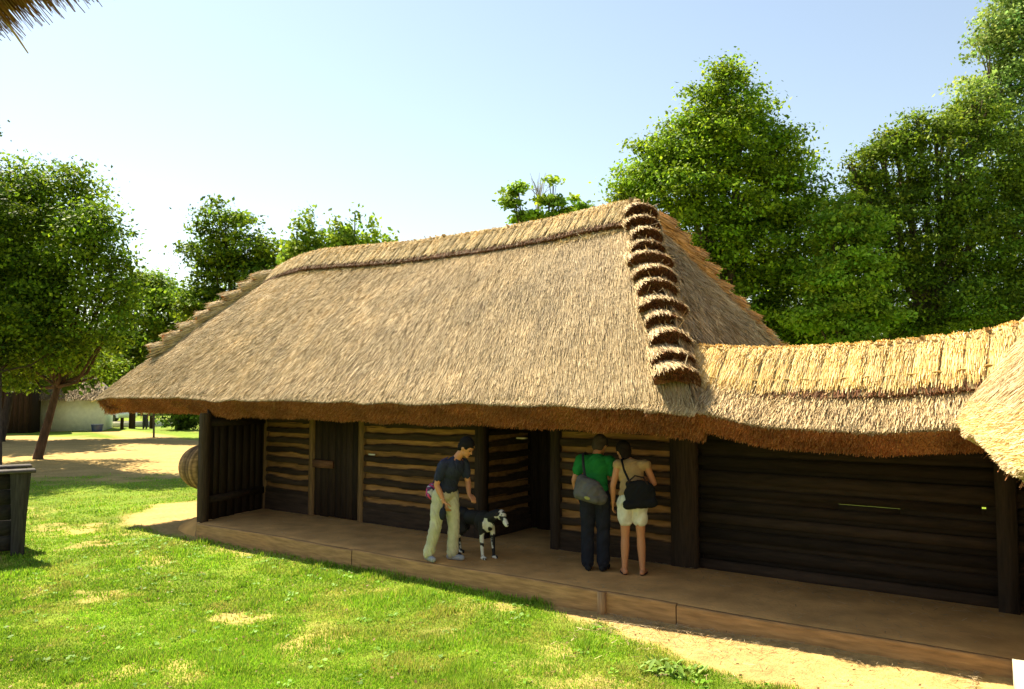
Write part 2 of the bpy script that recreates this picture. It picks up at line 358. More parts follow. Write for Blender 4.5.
# ------------------------------------------------------------------ the thatched barn
DARKW = np.array([.044, .026, .015]); CHINK = np.array([.29, .140, .046])
def log_wall(mb, p0, p1, nvec, z0, z1, period=.19, phase=0.0, sill=.22, seed=1):
    p0 = np.array(p0, float); p1 = np.array(p1, float); L = np.linalg.norm(p1 - p0); d = (p1 - p0) / L; nv = np.array(nvec, float)
    ss = np.linspace(0, L, max(3, int(L / .06))); zs = np.arange(z0, z1 + .001, .011)
    S, Z = np.meshgrid(ss, zs, indexing='ij')
    row = np.floor((Z - z0 - sill) / period)
    wob = (fbm(S * 1.3, row * 7.7 + phase, seed, 3) - .5) * .075
    v = (Z - z0 - sill - wob) / period; fr = v - np.floor(v); row = np.floor(v)
    wid = .60 + (fbm(S * 2.1, row * 3.1, seed + 5, 3) - .5) * .34
    isl = (fr < wid) | (v < 0); q = np.clip(fr / wid, 0, 1) * 2 - 1
    dep = np.where(v < 0, .07, np.where(fr < wid, .015 + .05 * np.sqrt(np.clip(1 - q ** 4, 0, 1)), .004))
    dep = dep + (fbm(S * 5, Z * 22, seed + 9, 3) - .5) * .012
    P = p0 + d * S[..., None] + nv * dep[..., None]; P[..., 2] = Z
    tint = hash2(row.astype(int) + 50, row.astype(int) * 0 + seed, 3)[..., None]
    C = np.where(isl[..., None], DARKW * (.6 + .8 * fbm(S * 3, Z * 30, seed + 2, 3)[..., None]) * (.7 + .6 * tint), CHINK * (.7 + .6 * fbm(S * 4, Z * 9, seed + 3, 4)[..., None]) * (.75 + .4 * tint))
    mb.grid(P, C)
    a, b = p0 - nv * .06, p1 - nv * .06
    mb.add([[a[0], a[1], z0], [b[0], b[1], z0], [b[0], b[1], z1], [a[0], a[1], z1]], [[0, 1, 2, 3]], C=DARKW)
def planks_x(mb, x0, x1, y, z0, z1, th=.04, w=.17, col=DARKW, facing=-1):
    x = x0
    while x < x1 - .02:
        e = min(x + w * random.uniform(.8, 1.2), x1); o = random.uniform(-.008, .008)
        mb.box((x + .003, y - th / 2 + o, z0 + random.uniform(0, .02)), (e - .003, y + th / 2 + o, z1 - random.uniform(0, .015)), col * random.uniform(.65, 1.35)); x = e
def planks_y(mb, x, y0, y1, z0, z1, th=.04, w=.18, col=DARKW, var=.35, gap=.003):
    y = y0
    while y < y1 - .02:
        e = min(y + w * random.uniform(.8, 1.2), y1); o = random.uniform(-.008, .008)
        mb.box((x - th / 2 + o, y + gap, z0 + random.uniform(0, .02)), (x + th / 2 + o, e - gap, z1 - random.uniform(0, .015)), col * random.uniform(1 - var, 1 + var)); y = e

barn = thing('thatched_barn', 'long log barn under a hipped straw thatch with stepped bundles down its hips', 'barn', (-8, 1.7, .25))

XL, XR = -15.85, -3.2; RL, RR = -13.79, -5.2; W2 = 2.75; WB = 5.5
RX = np.array([-13.79, -13.1, -12.35, -11.2, -9.8, -7.8, -6.57, -5.94, -5.4, -5.2]); RZ = np.array([5.10, 5.27, 5.33, 5.27, 5.20, 5.19, 5.23, 5.28, 5.31, 5.29])
LX = np.array([-15.85, -12.3, -7.2, -4.9, -3.73, -3.2]); LZ = np.array([2.41, 2.385, 2.35, 2.34, 2.325, 2.28])
def ridgez(x): return np.interp(x, RX, RZ)
def lipz(x): return np.interp(x, LX, LZ) + (fbm(x * .9, x * 0, 5, 2) - .5) * .05
def f_front(u, v):
    x = (XL + (XR - XL) * u) * (1 - v) + (RL + (RR - RL) * u) * v
    xe = XL + (XR - XL) * u; xr = RL + (RR - RL) * u
    z = lipz(xe) * (1 - v) + ridgez(xr) * v + .07 * np.sin(PI * v) + .06 * (fbm(x * .8, v * 3, 41, 3) - .5)
    return np.stack([x, W2 * v, z], -1)
def f_back(u, v):
    P = f_front(1 - u, v); P = P.copy(); P[..., 1] = WB - P[..., 1]; return P
def f_right(u, v):
    y = (0 + WB * u) * (1 - v) + W2 * v; x = XR * (1 - v) + RR * v; z = (2.28 + .2 * np.clip(y / .8, 0, 1)) * (1 - v) + 5.29 * v + .05 * np.sin(PI * v) + .04 * (fbm(y * .8, v * 3, 43, 3) - .5)
    return np.stack([x + 0 * y, y, z + 0 * y], -1)
def f_left(u, v):
    y = (WB - WB * u) * (1 - v) + W2 * v; x = XL * (1 - v) + RL * v; z = 2.36 * (1 - v) + 5.10 * v + .05 * np.sin(PI * v)
    return np.stack([x + 0 * y, y, z + 0 * y], -1)
def thatch_slab(mb, fn, us, vs, thick, nrmv, ins=(0, 0, 0), top=(.13, .085, .045), under=(.16, .085, .035), sink=.02, inset=True):
    U, V = np.meshgrid(us, vs, indexing='ij'); T = fn(U, V) - np.asarray(nrmv) * sink; B = fn(U, V) - np.asarray(nrmv) * thick + np.asarray(ins) * ((1 - 2 * U) * (1 - V))[..., None]
    mb.grid(T, top); mb.grid(B[:, ::-1], under)
    mb.grid(np.stack([T[:, 0], B[:, 0]], 0), CUT.mean(0) * .6)       # cut end under the lip
    return
nF = nrm(np.array([0, -.737, .676])); nR = nrm(np.array([.836, 0, .55])); nLft = nrm(np.array([-.8, 0, .6])); nB = nrm(np.array([0, .737, .676]))
TH = .42
rb = MB()
us = np.linspace(0, 1, 90); vs = np.linspace(0, 1, 24)
TH = .44
thatch_slab(rb, f_front, us, vs, TH, nF, (.34, 0, 0)); thatch_slab(rb, f_back, us[::3], vs, TH, nB)
thatch_slab(rb, f_right, us[::3], vs, TH, nR, (0, .5, 0)); thatch_slab(rb, f_left, us[::3], vs, TH, nLft, (0, -.34, 0))
def front_tone(P, C, u, v):
    warm = np.clip(1.4 - 5 * (1 - v), 0, 1)[:, None] * .25                 # fresher straw just under the ridge cap
    g = fbm(P[:, 0] * .35, v * 1.5, 77, 3)[:, None]
    return C * (1 - warm) + np.array([.55, .38, .15]) * warm + (g - .5) * np.array([.06, .03, -.02])
surf_strands(rb, f_front, 330000, TAN, tone=front_tone, L=(.18, .40), W=(.004, .0095), lift=(.002, .026), vrange=(.036, 1), jit=.05)
surf_strands(rb, f_right, 46000, TAN, L=(.2, .45), W=(.006, .014), lift=(.005, .05), vrange=(.03, 1))
surf_strands(rb, f_back, 9000, TAN, W=(.02, .05)); surf_strands(rb, f_left, 9000, TAN, W=(.02, .04))
xs = np.linspace(XL, XR, 80); lip = np.stack([xs, xs * 0, lipz(xs)], 1)
cut_face(rb, lip, nrm(np.array([0, -.676, -.737])), nF, TH, 52000)
ysl = np.linspace(0, WB, 30)
cut_face(rb, np.stack([ysl * 0 + XL, ysl, ysl * 0 + 2.36], 1), nrm(np.array([-.6, 0, -.8])), nLft, TH, 9000)
ysr = np.linspace(1.8, WB, 20); cut_face(rb, np.stack([ysr * 0 + XR, ysr, ysr * 0 + 2.48], 1), nrm(np.array([.55, 0, -.836])), nR, TH, 6000)
roof = tag(rb.build('roof', M_STRAW, barn), 'weathered tan straw thatch')

# ridge cap: fresh straw bent over the ridge
def cap_strip(mb, ridge, dn_front, dn_back, reach_f, reach_b, thick, bundle, nper, pal, knot=True, hang=.0):
    """ridge: Kx3. bundles of straw bent over the ridge, each a rounded tuft"""
    ridge = np.asarray(ridge, float); seg = np.linalg.norm(np.diff(ridge, axis=0), axis=1); cum = np.concatenate([[0], np.cumsum(seg)]); Lt = cum[-1]
    def R(s): return np.stack([np.interp(s, cum, ridge[:, k]) for k in range(3)], -1)
    dirs = nrm(ridge[-1] - ridge[0])
    prof = [(-1.0, 'b'), (-.5, 'b'), (-.12, 'b'), (0, 't'), (.12, 'f'), (.5, 'f'), (1.0, 'f')]
    dnf, dnb = nrm(np.array(dn_front, float)), nrm(np.array(dn_back, float))
    nf = nrm(np.cross(dirs, dnf)); nf = nf if nf[2] > 0 else -nf; nb = nrm(np.cross(dirs, dnb)); nb = nb if nb[2] > 0 else -nb
    def surf(s, w, rf=None):
        # w in [-1, 1] across the cap
        rf = reach_f if rf is None else rf
        a = np.abs(w); rch = np.where(w >= 0, rf, reach_b); dn = np.where((w >= 0)[..., None], dnf, dnb); nn = np.where((w >= 0)[..., None], nf, nb)
        k = np.clip(a / .35, 0, 1)[..., None]; nn = nrm(nn * k + np.array([0, 0, 1.0]) * (1 - k) * .8 + 1e-6)
        round_ = -.10 * np.clip(1 - a / .3, 0, 1) ** 2
        return R(s) + dn * (a * rch)[..., None] + nn * thick + np.array([0, 0, 1.0]) * (round_)[..., None] * 0.4
    ss = np.linspace(0, Lt, 60); ww = np.linspace(-1, 1, 15); S, Wm = np.meshgrid(ss, ww, indexing='ij')
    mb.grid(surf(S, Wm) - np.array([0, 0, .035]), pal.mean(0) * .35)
    # lower edge down to the roof, coloured dark for the cap's shadow band
    for e in (1.0, -1.0):
        top = surf(ss, np.full(60, e)) - np.array([0, 0, .035]); n_ = nf if e > 0 else nb
        mb.grid(np.stack([top, top - n_ * thick * 1.2], 0), CUT.mean(0) * .3)
    s0 = 0.0
    while s0 < Lt:
        bw = bundle * random.uniform(.7, 1.35); n = int(nper * bw / bundle); u = rng.random(n); w = rng.uniform(-1, 1, n); w = np.where((w < 0) & (rng.random(n) < .45), -w, w) * (1 - .16 / reach_f)
        rf = reach_f * random.uniform(.94, 1.05); s = s0 + u * bw; hump = np.sqrt(np.clip(1 - (2 * u - 1) ** 2, 0, 1))
        s = np.clip(s + w * .03 * random.uniform(-1, 1), 0, Lt); P = surf(s, w, rf)
        e = 1e-3; D = nrm(surf(s, w + e * np.sign(w + 1e-9), rf) - P); N = nrm(np.cross(D, dirs)); N = np.where(N[:, 2:3] < -.15, -N, N)
        pinch = 1 - .75 * np.exp(-((np.abs(w) - .72) / .05) ** 2) if knot else 1
        P = P + N * (hump * bundle * .13 * pinch - .012)[:, None]
        C = pick(pal, n, None, .12) * (.55 + .47 * np.minimum(1, hump * 1.6))[:, None] * random.uniform(.85, 1.12)  # darker toward bundle edges: shade of the gaps put into the colour
        mb.strands(P, nrm(D + rng.normal(0, .035, (n, 3))), N, rng.uniform(.16, .40, n) * (.55 + .45 * np.minimum(1, np.abs(w) * 3)), rng.uniform(.005, .011, n), rng.uniform(0, .016, n), C)
        s0 += bw
    # cut ends darkened as painted shadow band, and loose fringe, at both lower edges
    for e, cnt in ((1.0, int(Lt * 700)), (-1.0, int(Lt * 200))):
        s = rng.uniform(0, Lt, cnt); w = np.full(cnt, e); n_ = nf if e > 0 else nb; D = dnf if e > 0 else dnb
        P = surf(s, w) - n_ * (rng.random((cnt, 1)) * thick * 1.1)
        mb.strands(P, nrm(D + rng.normal(0, .2, (cnt, 3))), n_, rng.uniform(.06, .14, cnt), rng.uniform(.007, .013, cnt), 0, pick(CUT * .42, cnt, None, .25))
    cnt = int(Lt * 260); s = rng.uniform(0, Lt, cnt); P = surf(s, np.full(cnt, 1.0) + rng.uniform(.1, .22, cnt)) - nf * thick * .95
    mb.strands(P, nrm(dnf + rng.normal(0, .3, (cnt, 3))), nf, rng.uniform(.08, .2, cnt), rng.uniform(.006, .012, cnt), rng.uniform(0, .05, cnt), pick(YEL, cnt, None, .15))
    if knot:
        # the twisted straw rope that ties the bundles down
        s = np.linspace(.02, Lt - .02, int(Lt * 14)); P = surf(s, np.full(len(s), .72)) + nf * .012 + nf[None] * (np.sin(s * 2 * PI / bundle) * .012)[:, None]
        mb.tube(P, .009, (.50, .32, .10), n=6)
rc = MB()
rx = np.linspace(-13.75, -5.2, 40)
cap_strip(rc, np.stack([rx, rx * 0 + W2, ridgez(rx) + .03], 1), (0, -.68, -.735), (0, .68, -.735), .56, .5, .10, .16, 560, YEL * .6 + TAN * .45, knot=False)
tag(rc.build('ridge_cap', M_STRAW, roof), 'fresh yellow straw bent over the barn ridge')

def hip_line(P0, P1, n, first, last, normal, width, height, pal, tilt, strands_n, cutpal=CUT, grow=1.0):
    P0 = np.asarray(P0, float); P1 = np.asarray(P1, float)
    ts = np.linspace(first, last, n + 1); ax = P1 - P0; Lh = np.linalg.norm(ax)
    for k in range(n):
        a = P0 + ax * ts[k]; ln = Lh * (ts[k + 1] - ts[k]) * 1.42
        sheaf(a + nrm(rng.normal(size=3)) * .015 - nrm(np.asarray(normal, float)) * .05, ax, normal, ln, width * random.uniform(.93, 1.07), height * random.uniform(.9, 1.1), pal, strands_n, tilt, cutpal).build('straw_bundle', M_STRAW, roof)
Ppk = np.array([-5.2, 2.75, 5.30]); Fc = np.array([-3.2, 0, 2.24]); Bc = np.array([-3.2, 5.5, 2.24]); Lpk = np.array([-13.79, 2.75, 5.10]); FLc = np.array([-15.85, 0, 2.36]); BLc = np.array([-15.85, 5.5, 2.36])
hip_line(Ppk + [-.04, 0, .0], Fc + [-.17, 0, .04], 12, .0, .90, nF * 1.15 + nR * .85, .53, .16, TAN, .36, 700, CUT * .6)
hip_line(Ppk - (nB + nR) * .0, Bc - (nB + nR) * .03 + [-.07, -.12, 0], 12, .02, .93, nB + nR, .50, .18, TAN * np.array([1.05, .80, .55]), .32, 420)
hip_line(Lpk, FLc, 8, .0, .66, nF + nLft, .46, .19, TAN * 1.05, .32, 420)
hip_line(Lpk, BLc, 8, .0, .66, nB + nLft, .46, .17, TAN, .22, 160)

# walls of the barn
TW = 1.7; ZP = .25; ZT = 2.42
def part_wall(p0, p1, nv, seed, **k):
    mb = MB(); log_wall(mb, p0, p1, nv, ZP - .02, ZT, seed=seed, **k); return mb.build('log_wall', M_WOOD, barn)
part_wall((-12.66, TW, 0), (-11.32, TW, 0), (0, -1, 0), 3, period=.19, sill=.35)
part_wall((-9.96, TW, 0), (-7.42, TW, 0), (0, -1, 0), 4, period=.2, sill=.26)
part_wall((-5.96, TW, 0), (-4.2, TW, 0), (0, -1, 0), 5, period=.185, sill=.2)
part_wall((-7.34, 2.9, 0), (-7.34, TW + .04, 0), (1, 0, 0), 6, period=.19, sill=.25)      # left cheek of the doorway recess
mb = MB(); log_wall(mb, (-3.9, TW, 0), (-3.9, 5.2, 0), (1, 0, 0), ZP - .02, 2.9, seed=9); mb.build('log_wall', M_WOOD, barn)
mb = MB(); log_wall(mb, (-12.72, 5.2, 0), (-12.72, TW, 0), (-1, 0, 0), ZP - .02, 2.9, seed=10); mb.build('log_wall', M_WOOD, barn)
mb = MB(); log_wall(mb, (-3.9, 5.2, 0), (-12.72, 5.2, 0), (0, 1, 0), ZP - .02, 2.6, seed=11); mb.build('log_wall', M_WOOD, barn)
JAMB = np.array([.20, .11, .042])
def post(x0, x1, y0, y1, z0, z1, col, name='post', parent=barn):
    mb = MB(); zs = np.linspace(z0, z1, 7); mb_n = []
    for z in zs:
        j = lambda: random.uniform(-.006, .006)
        mb_n.append([[x0 + j(), y0 + j(), z], [x1 + j(), y0 + j(), z], [x1 + j(), y1 + j(), z], [x0 + j(), y1 + j(), z]])
    P = np.array(mb_n).transpose(1, 0, 2); mb.grid(P, col, closed_u=True)
    mb.add(P[:, 0], [[0, 3, 2, 1]], C=col); mb.add(P[:, -1], [[0, 1, 2, 3]], C=col)
    return mb.build(name, M_PLANK, parent)
post(-11.34, -11.24, TW - .085, TW + .05, ZP - .01, ZT, JAMB, 'door_jamb'); post(-10.04, -9.93, TW - .085, TW + .05, ZP - .01, ZT, JAMB, 'door_jamb')
post(-7.46, -7.30, TW - .09, TW + .06, ZP - .01, ZT, DARKW * .8, 'door_jamb'); post(-6.08, -5.93, TW - .09, TW + .06, ZP - .01, ZT, DARKW * .8, 'door_jamb')
post(-12.72, -12.62, TW - .085, TW + .05, ZP - .01, ZT, JAMB * .8, 'door_jamb')
post(-4.22, -3.88, TW - .10, TW + .1, ZP - .01, ZT, DARKW * .9, 'corner_post')
post(-12.30, -12.16, .0, .13, .1, 2.12, DARKW * 1.2, 'corner_post')
# plank door with its wooden bar
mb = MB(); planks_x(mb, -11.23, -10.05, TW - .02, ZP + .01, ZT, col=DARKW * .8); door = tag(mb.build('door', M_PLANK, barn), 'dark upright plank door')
mb = MB(); mb.box((-11.22, TW - .10, 1.13), (-10.7, TW - .046, 1.26), np.array([.17, .075, .035]), jit=.004); mb.build('latch_bar', M_WOOD, door)
# recess: back door, right cheek
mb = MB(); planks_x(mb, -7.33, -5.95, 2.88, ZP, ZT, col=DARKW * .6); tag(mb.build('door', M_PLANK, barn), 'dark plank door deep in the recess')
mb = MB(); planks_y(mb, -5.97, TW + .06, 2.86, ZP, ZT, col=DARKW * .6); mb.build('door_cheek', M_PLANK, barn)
# plank end wall of the porch with a Z brace
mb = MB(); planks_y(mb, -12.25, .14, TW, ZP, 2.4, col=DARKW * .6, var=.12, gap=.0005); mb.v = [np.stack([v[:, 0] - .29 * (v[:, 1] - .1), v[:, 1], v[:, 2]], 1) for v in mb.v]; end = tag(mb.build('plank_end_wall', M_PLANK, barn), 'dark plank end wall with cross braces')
for z in (.62, 1.95):
    mb = MB(); mb.box((-12.22, .16, z - .06), (-12.185, TW - .08, z + .06), DARKW * .6, jit=.004)
    mb.v = [np.stack([v[:, 0] - .29 * (v[:, 1] - .1), v[:, 1], v[:, 2]], 1) for v in mb.v]; mb.build('brace', M_WOOD, end)
# top plate beam along the wall and the tie beam that carries the eave
mb = MB(); mb.box((-12.3, TW - .13, 2.2), (-3.9, TW + .02, 2.38), DARKW * .9, jit=.01); mb.build('wall_plate', M_WOOD, barn)
for x in np.arange(-12.0, -3.8, 1.15):
    mb = MB(); mb.tube([[x, TW + .5, 3.05], [x, .28, 2.12]], [.05, .045], DARKW * 1.2, n=7); mb.build('rafter', M_WOOD, barn)
# pale peg and a scrap of paper on the logs
mb = MB(); q = ony(523, 438, TW - .09); mb.box((q[0] - .07, TW - .16, q[2] - .012), (q[0] + .07, TW - .06, q[2] + .014), (.55, .42, .25)); mb.build('peg', M_WOOD, barn)
mb = MB(); q = ony(372, 454.5, TW - .075); mb.box((q[0] - .075, TW - .085, q[2] - .012), (q[0] + .075, TW - .074, q[2] + .012), (.75, .72, .62)); mb.build('paper_tag', M_PLASTER, barn)

# porch floor of trodden clay with a rounded left end, its edge beams and a stake
def porch():
    xs = np.concatenate([np.linspace(-13.7, -12.2, 26), np.linspace(-12.15, .5, 140)]); ys = np.concatenate([[-.02, 0, .02, .05], np.linspace(.12, 2.9, 30)])
    X, Y = np.meshgrid(xs, ys, indexing='ij')
    y0 = np.where(X < -12.3, .95 - .95 * np.sqrt(np.clip(1 - ((X + 12.3) / 1.4) ** 2, 0, 1)), 0)
    Yw = y0 + (Y + .02) * (2.92 - y0) / 2.92 - .02
    Z = .25 + .012 * (fbm(X * 1.7, Yw * 1.7, 15, 4) - .5)
    fall = np.clip((X + 13.7) / .9, 0, 1); Z = np.where(X < -12.25, (.25 + .05 * (fbm(X * 3, Yw * 3, 3, 3) - .5)) * np.sqrt(fall) - .02 * (1 - fall), Z)
    edge = np.clip((Y + .02) / .07, 0, 1); Z = np.where(X < -12.3, Z * np.sqrt(np.clip((Y + .02) / .35, 0, 1)), Z - .012 * (1 - edge))
    C = np.array([.55, .30, .10]) * (.8 + .4 * fbm(X * 1.2, Yw * 2, 19, 4))[..., None]
    mb = MB(); mb.grid(np.stack([X, Yw, Z], -1), C)
    F = np.stack([np.stack([X[:, 0], Yw[:, 0], Z[:, 0]], -1), np.stack([X[:, 0], Yw[:, 0] - .0, Z[:, 0] * 0 - .1], -1)], 1)
    mb.grid(F, np.array([.30, .19, .095]))
    return mb.build('porch_floor', M_CLAY, barn, smooth=False)
pf = porch()
joints = [-12.2, -8.35, -4.30, -3.42, -.3]
for a, b in zip(joints[:-1], joints[1:]):
    mb = MB(); xs_ = np.linspace(a + .006, b - .006, 14); dy = random.uniform(-.008, .008); R = []
    for x in xs_:
        w = .006 * math.sin(x * 3) + dy; zt = .245 + .008 * math.sin(x * 1.7 + a)
        R.append([[x, -.075 + w, -.08], [x, -.075 + w, zt - .02], [x, -.06 + w, zt], [x, -.021, zt], [x, -.021, -.08]])
    mb.grid(np.array(R).transpose(1, 0, 2), np.array([.37, .20, .073]) * random.uniform(.92, 1.08))
    for r in (R[0], R[-1]): mb.add(r, T=[[0, 1, 2], [0, 2, 3], [0, 3, 4]], C=np.array([.2, .12, .06]))
    mb.build('edge_beam', M_WOOD, pf)
mb = MB(); mb.box((-4.33, -.14, -.1), (-4.25, -.077, .262), np.array([.36, .21, .10]), jit=.006); mb.build('stake', M_PLANK, pf)

# ------------------------------------------------------------------ covered passage between barn and house
psg = thing('covered_passage', 'low board walled passage under bright yellow straw cap right of the barn', 'passage', (-2.2, 1.7, .25))
PXa, PXb = -3.78, -.35
plx = np.array([-3.78, -3.3, -2.52, -1.9, -1.45, -.93, -.3]); plz = np.array([2.325, 2.27, 2.16, 2.13, 2.11, 2.16, 2.25])
prx = np.array([-3.8, -3.42, -2.77, -1.95, -1.31, -.68, -.31, .2]); prz = np.array([2.93, 2.90, 2.85, 2.85, 2.88, 2.93, 3.02, 3.2])
RT_Y = .86
def p_front(u, v):
    x = PXa + (PXb - PXa) * u
    z = (np.interp(x, plx, plz) + (fbm(x * 2, x * 0, 35, 2) - .5) * .05) * (1 - v) + np.interp(x, prx, prz) * v
    return np.stack([x + 0 * v, RT_Y * v + 0 * x, z + .02 * np.sin(PI * v)], -1)
def p_back(u, v):
    P = p_front(1 - u, v).copy(); P[..., 1] = 2 * RT_Y + .15 * (1 - v) - P[..., 1]; return P
pr = MB(); nPf = nrm(np.array([0, -.68, .73])); nPb = nrm(np.array([0, .68, .73]))
thatch_slab(pr, p_front, np.linspace(0, 1, 40), np.linspace(0, 1, 8), .31, nPf); thatch_slab(pr, p_back, np.linspace(0, 1, 20), np.linspace(0, 1, 8), .36, nPb)
def ptone(P, C, u, v):
    k = np.clip((v - .28) / .25, 0, 1)[:, None] * (rng.random((len(C), 1)) < .6); return C * (1 - k) * 1.12 + pick(YEL, len(C)) * k
surf_strands(pr, p_front, 34000, TAN * 1.08, tone=ptone, L=(.14, .32), W=(.005, .012), lift=(.003, .035), vrange=(.09, 1)); surf_strands(pr, p_back, 3000, TAN, W=(.02, .05))
xs = np.linspace(PXa, PXb, 40); lp = p_front((xs - PXa) / (PXb - PXa), xs * 0)
cut_face(pr, lp, nrm(np.array([0, -.73, -.68])), nPf, .31, 17000)
proof = pr.build('roof', M_STRAW, psg)
pc = MB(); rx = np.linspace(-3.62, .15, 30)
cap_strip(pc, np.stack([rx, rx * 0 + RT_Y, np.interp(rx, prx, prz) + .02], 1), (0, -.70, -.70), (0, .7, -.7), .71, .5, .12, .20, 1150, YEL * np.array([1.12, 1.08, 1.0]), knot=True)
tag(pc.build('ridge_cap', M_STRAW, proof), 'bright yellow straw bundles tied over the passage ridge')
# board wall with a few real slits
mb = MB(); z = ZP; slits = [(1.19, -2.2, -1.55, .0085), (1.27, -.77, -.73, .016)]
bounds = [ZP - .02, .36, .45, .56, .65, .75, .85, .94, 1.03, 1.11, 1.19, 1.27, 1.36, 1.47, 1.56, 1.66, 1.76, 1.86, 1.96, 2.07, 2.2]
bounds = sorted(bounds)
for k, (a, b) in enumerate(zip(bounds[:-1], bounds[1:])):
    oy = .034 * (k % 2) + random.uniform(-.001, .001); c = DARKW * random.uniform(.35, 1.05)
    cuts = [(s0, s1, h) for zz, s0, s1, h in slits if abs(zz - b) < .02]
    segs = [(-3.88, .6, 0)]
    if cuts:
        s0, s1, h = cuts[0]; segs = [(-3.88, s0, 0), (s0, s1, h), (s1, .6, 0)]
    for x0, x1, h in segs: mb.box((x0, TW + oy, a + (.001 if abs(a - 1.19) < .001 or abs(a - 1.27) < .001 else -.012)), (x1, TW + .03 + oy, (b - h) if h else (b + .010)), c)
mb.build('board_wall', M_WOOD, psg)
post(-.64, -.46, TW - .14, TW + .05, ZP - .02, 2.25, DARKW * .7, 'post', psg)
post(-2.75, -2.62, TW + .07, TW + .17, 0, 2.2, DARKW, 'post', psg)

# ------------------------------------------------------------------ the neighbouring house: its eave comes in from the right
wing = thing('thatched_house', 'steep thatch eave corner of the neighbouring house with pale sunlit plinth at right edge', 'house', (.6, -1, 0))
we0 = np.array([-.80, .30, 2.26]); wdir = nrm(np.array([.139, -.99, 0])); win = np.array([.99, .139, 0])
WLEN = 5.3; WK = 1.28
def w_face(u, v):
    # u along the eave toward the camera from behind the passage, v up the slope (3 m run)
    e = (we0 - wdir * 2.2) + wdir[None] * ((WLEN + 2.2) * np.asarray(u))[..., None] if np.ndim(u) else None
    run = 2.6 * np.asarray(v); bulge = .05 * np.sin(PI * np.clip(v, 0, 1))
    droop = -.06 * np.exp(-np.asarray(v) / .03)
    P = e + win * run[..., None]; P[..., 2] = 2.26 + WK * run + bulge + droop + .05 * (fbm(np.asarray(u) * 9, np.asarray(v) * 4, 55, 3) - .5)
    return P
nW = nrm(np.array([-.99 * .83, -.139 * .83, .555])); dnW = nrm(np.array([-.99 * .555, -.139 * .555, -.83]))
wr = MB(); U, V = np.meshgrid(np.linspace(0, 1, 60), np.concatenate([np.linspace(0, .1, 8), np.linspace(.13, 1, 20)]), indexing='ij')
Tt = w_face(U, V) - nW * .015; Bb = w_face(U, V) - nW * .34
wr.grid(Tt, (.24, .165, .095)); wr.grid(Bb[:, ::-1], (.16, .085, .035)); wr.grid(np.stack([Tt[:, 0], Bb[:, 0]], 0), (.3, .17, .06))
for k in (0, -1): wr.grid(np.stack([Tt[k], Bb[k]], 0), (.3, .17, .06))
surf_strands(wr, w_face, 90000, TAN * 1.05, L=(.14, .34), W=(.004, .009), lift=(.003, .03), vrange=(.035, .45), jit=.08); surf_strands(wr, w_face, 9000, TAN, W=(.02, .03), vrange=(.4, 1))
uu = np.linspace(0, 1, 50); lw = w_face(uu, uu * 0)
cut_face(wr, lw, nrm(dnW + np.array([0, 0, .25])), nW, .30, 40000, pal=YEL * .8, L=(.03, .09), rag=.05)
n = 12000; u = rng.random(n); v = rng.random(n) ** 1.5 * .04; P = w_face(u, v)
wr.strands(P, nrm(dnW + rng.normal(0, .3, (n, 3))), nW, rng.uniform(.03, .08, n), rng.uniform(.006, .011, n), rng.uniform(0, .05, n), pick(YEL * .95, n))
n = 26000; u = rng.random(n); v = rng.random(n); P = w_face(u, v) - nW * (.34 - rng.uniform(0, .015, (n, 1)))
wr.strands(P, nrm(dnW + rng.normal(0, .12, (n, 3))), -nW, rng.uniform(.15, .4, n), rng.uniform(.008, .018, n), rng.uniform(0, .025, n), pick(CUT * .55, n))
# far slope of the house
apex = w_face(np.array([0.0, 1.0]), np.array([1.0, 1.0])); far = apex + win * 2.6 - np.array([0, 0, 3.9])
wr.add(np.vstack([apex, far[::-1]]), [[0, 1, 2, 3]], C=(.3, .2, .11))
wr.build('roof', M_STRAW, wing)
mb = MB(); Mw = np.eye(4); Mw[:3, 0] = win; Mw[:3, 1] = -wdir; Mw[:3, 2] = [0, 0, 1]; Mw[:3, 3] = [-.47, -.2, 0]
mb.box((.75, -3.6, 0), (4.4, 2.4, 2.45), (.78, .74, .66), Mw); mb.build('wall', M_PLASTER, wing)
mb = MB(); p1 = ony(1011.5, 658, -.25)
mb.box((0, -3.8, -.1), (4.6, .0, p1[2]), (.62, .54, .36), np.array([[win[0], -wdir[0], 0, p1[0]], [win[1], -wdir[1], 0, -.25], [0, 0, 1, 0], [0, 0, 0, 1]]), jit=.008)
mb.build('plinth', M_PLASTER, wing)
post(.04, .18, -1.07, -.93, .2, 2.78, DARKW, 'post', wing); post(.34, .48, -3.47, -3.33, .2, 2.62, DARKW, 'post', wing)
for k in range(6):
    mb = MB(); q_ = w_face(np.array([.22 + k * .14, .22 + k * .14]), np.array([.06, .95])) - nW * .40; mb.tube(q_, [.045, .05], DARKW * 1.3, n=7); mb.build('rafter', M_WOOD, wing)
# ------------------------------------------------------------------ straw eave overhead at the top left
ov = thing('thatched_porch_roof', 'dark ragged thatch eave hanging into the top left corner', 'roof', (-6, -8, 0))
a = onz(-60, 35, 3.9); b = onz(140, -49, 3.9); ed = nrm(b - a); inn = np.array([-ed[1], ed[0], 0]); 
if inn @ (CAM - a) * 1 < 0 and False: inn = -inn
mid = (a + b) / 2; inn = inn if (inn @ fw_) < 0 or True else -inn
up_img = onz(20, -60, 3.9) - onz(37, 15, 3.9); inn = inn if inn @ up_img > 0 else -inn
LE = np.linalg.norm(b - a)
def o_face(u, v):
    P = a - ed * 3.0 + ed[None] * ((LE + 3.6) * np.asarray(u))[..., None] + inn * (2.2 * np.asarray(v))[..., None]
    P = np.array(P); P[..., 2] = 3.9 + 1.5 * np.asarray(v) + .04 * (fbm(np.asarray(u) * 14, np.asarray(v), 3, 3) - .5); return P
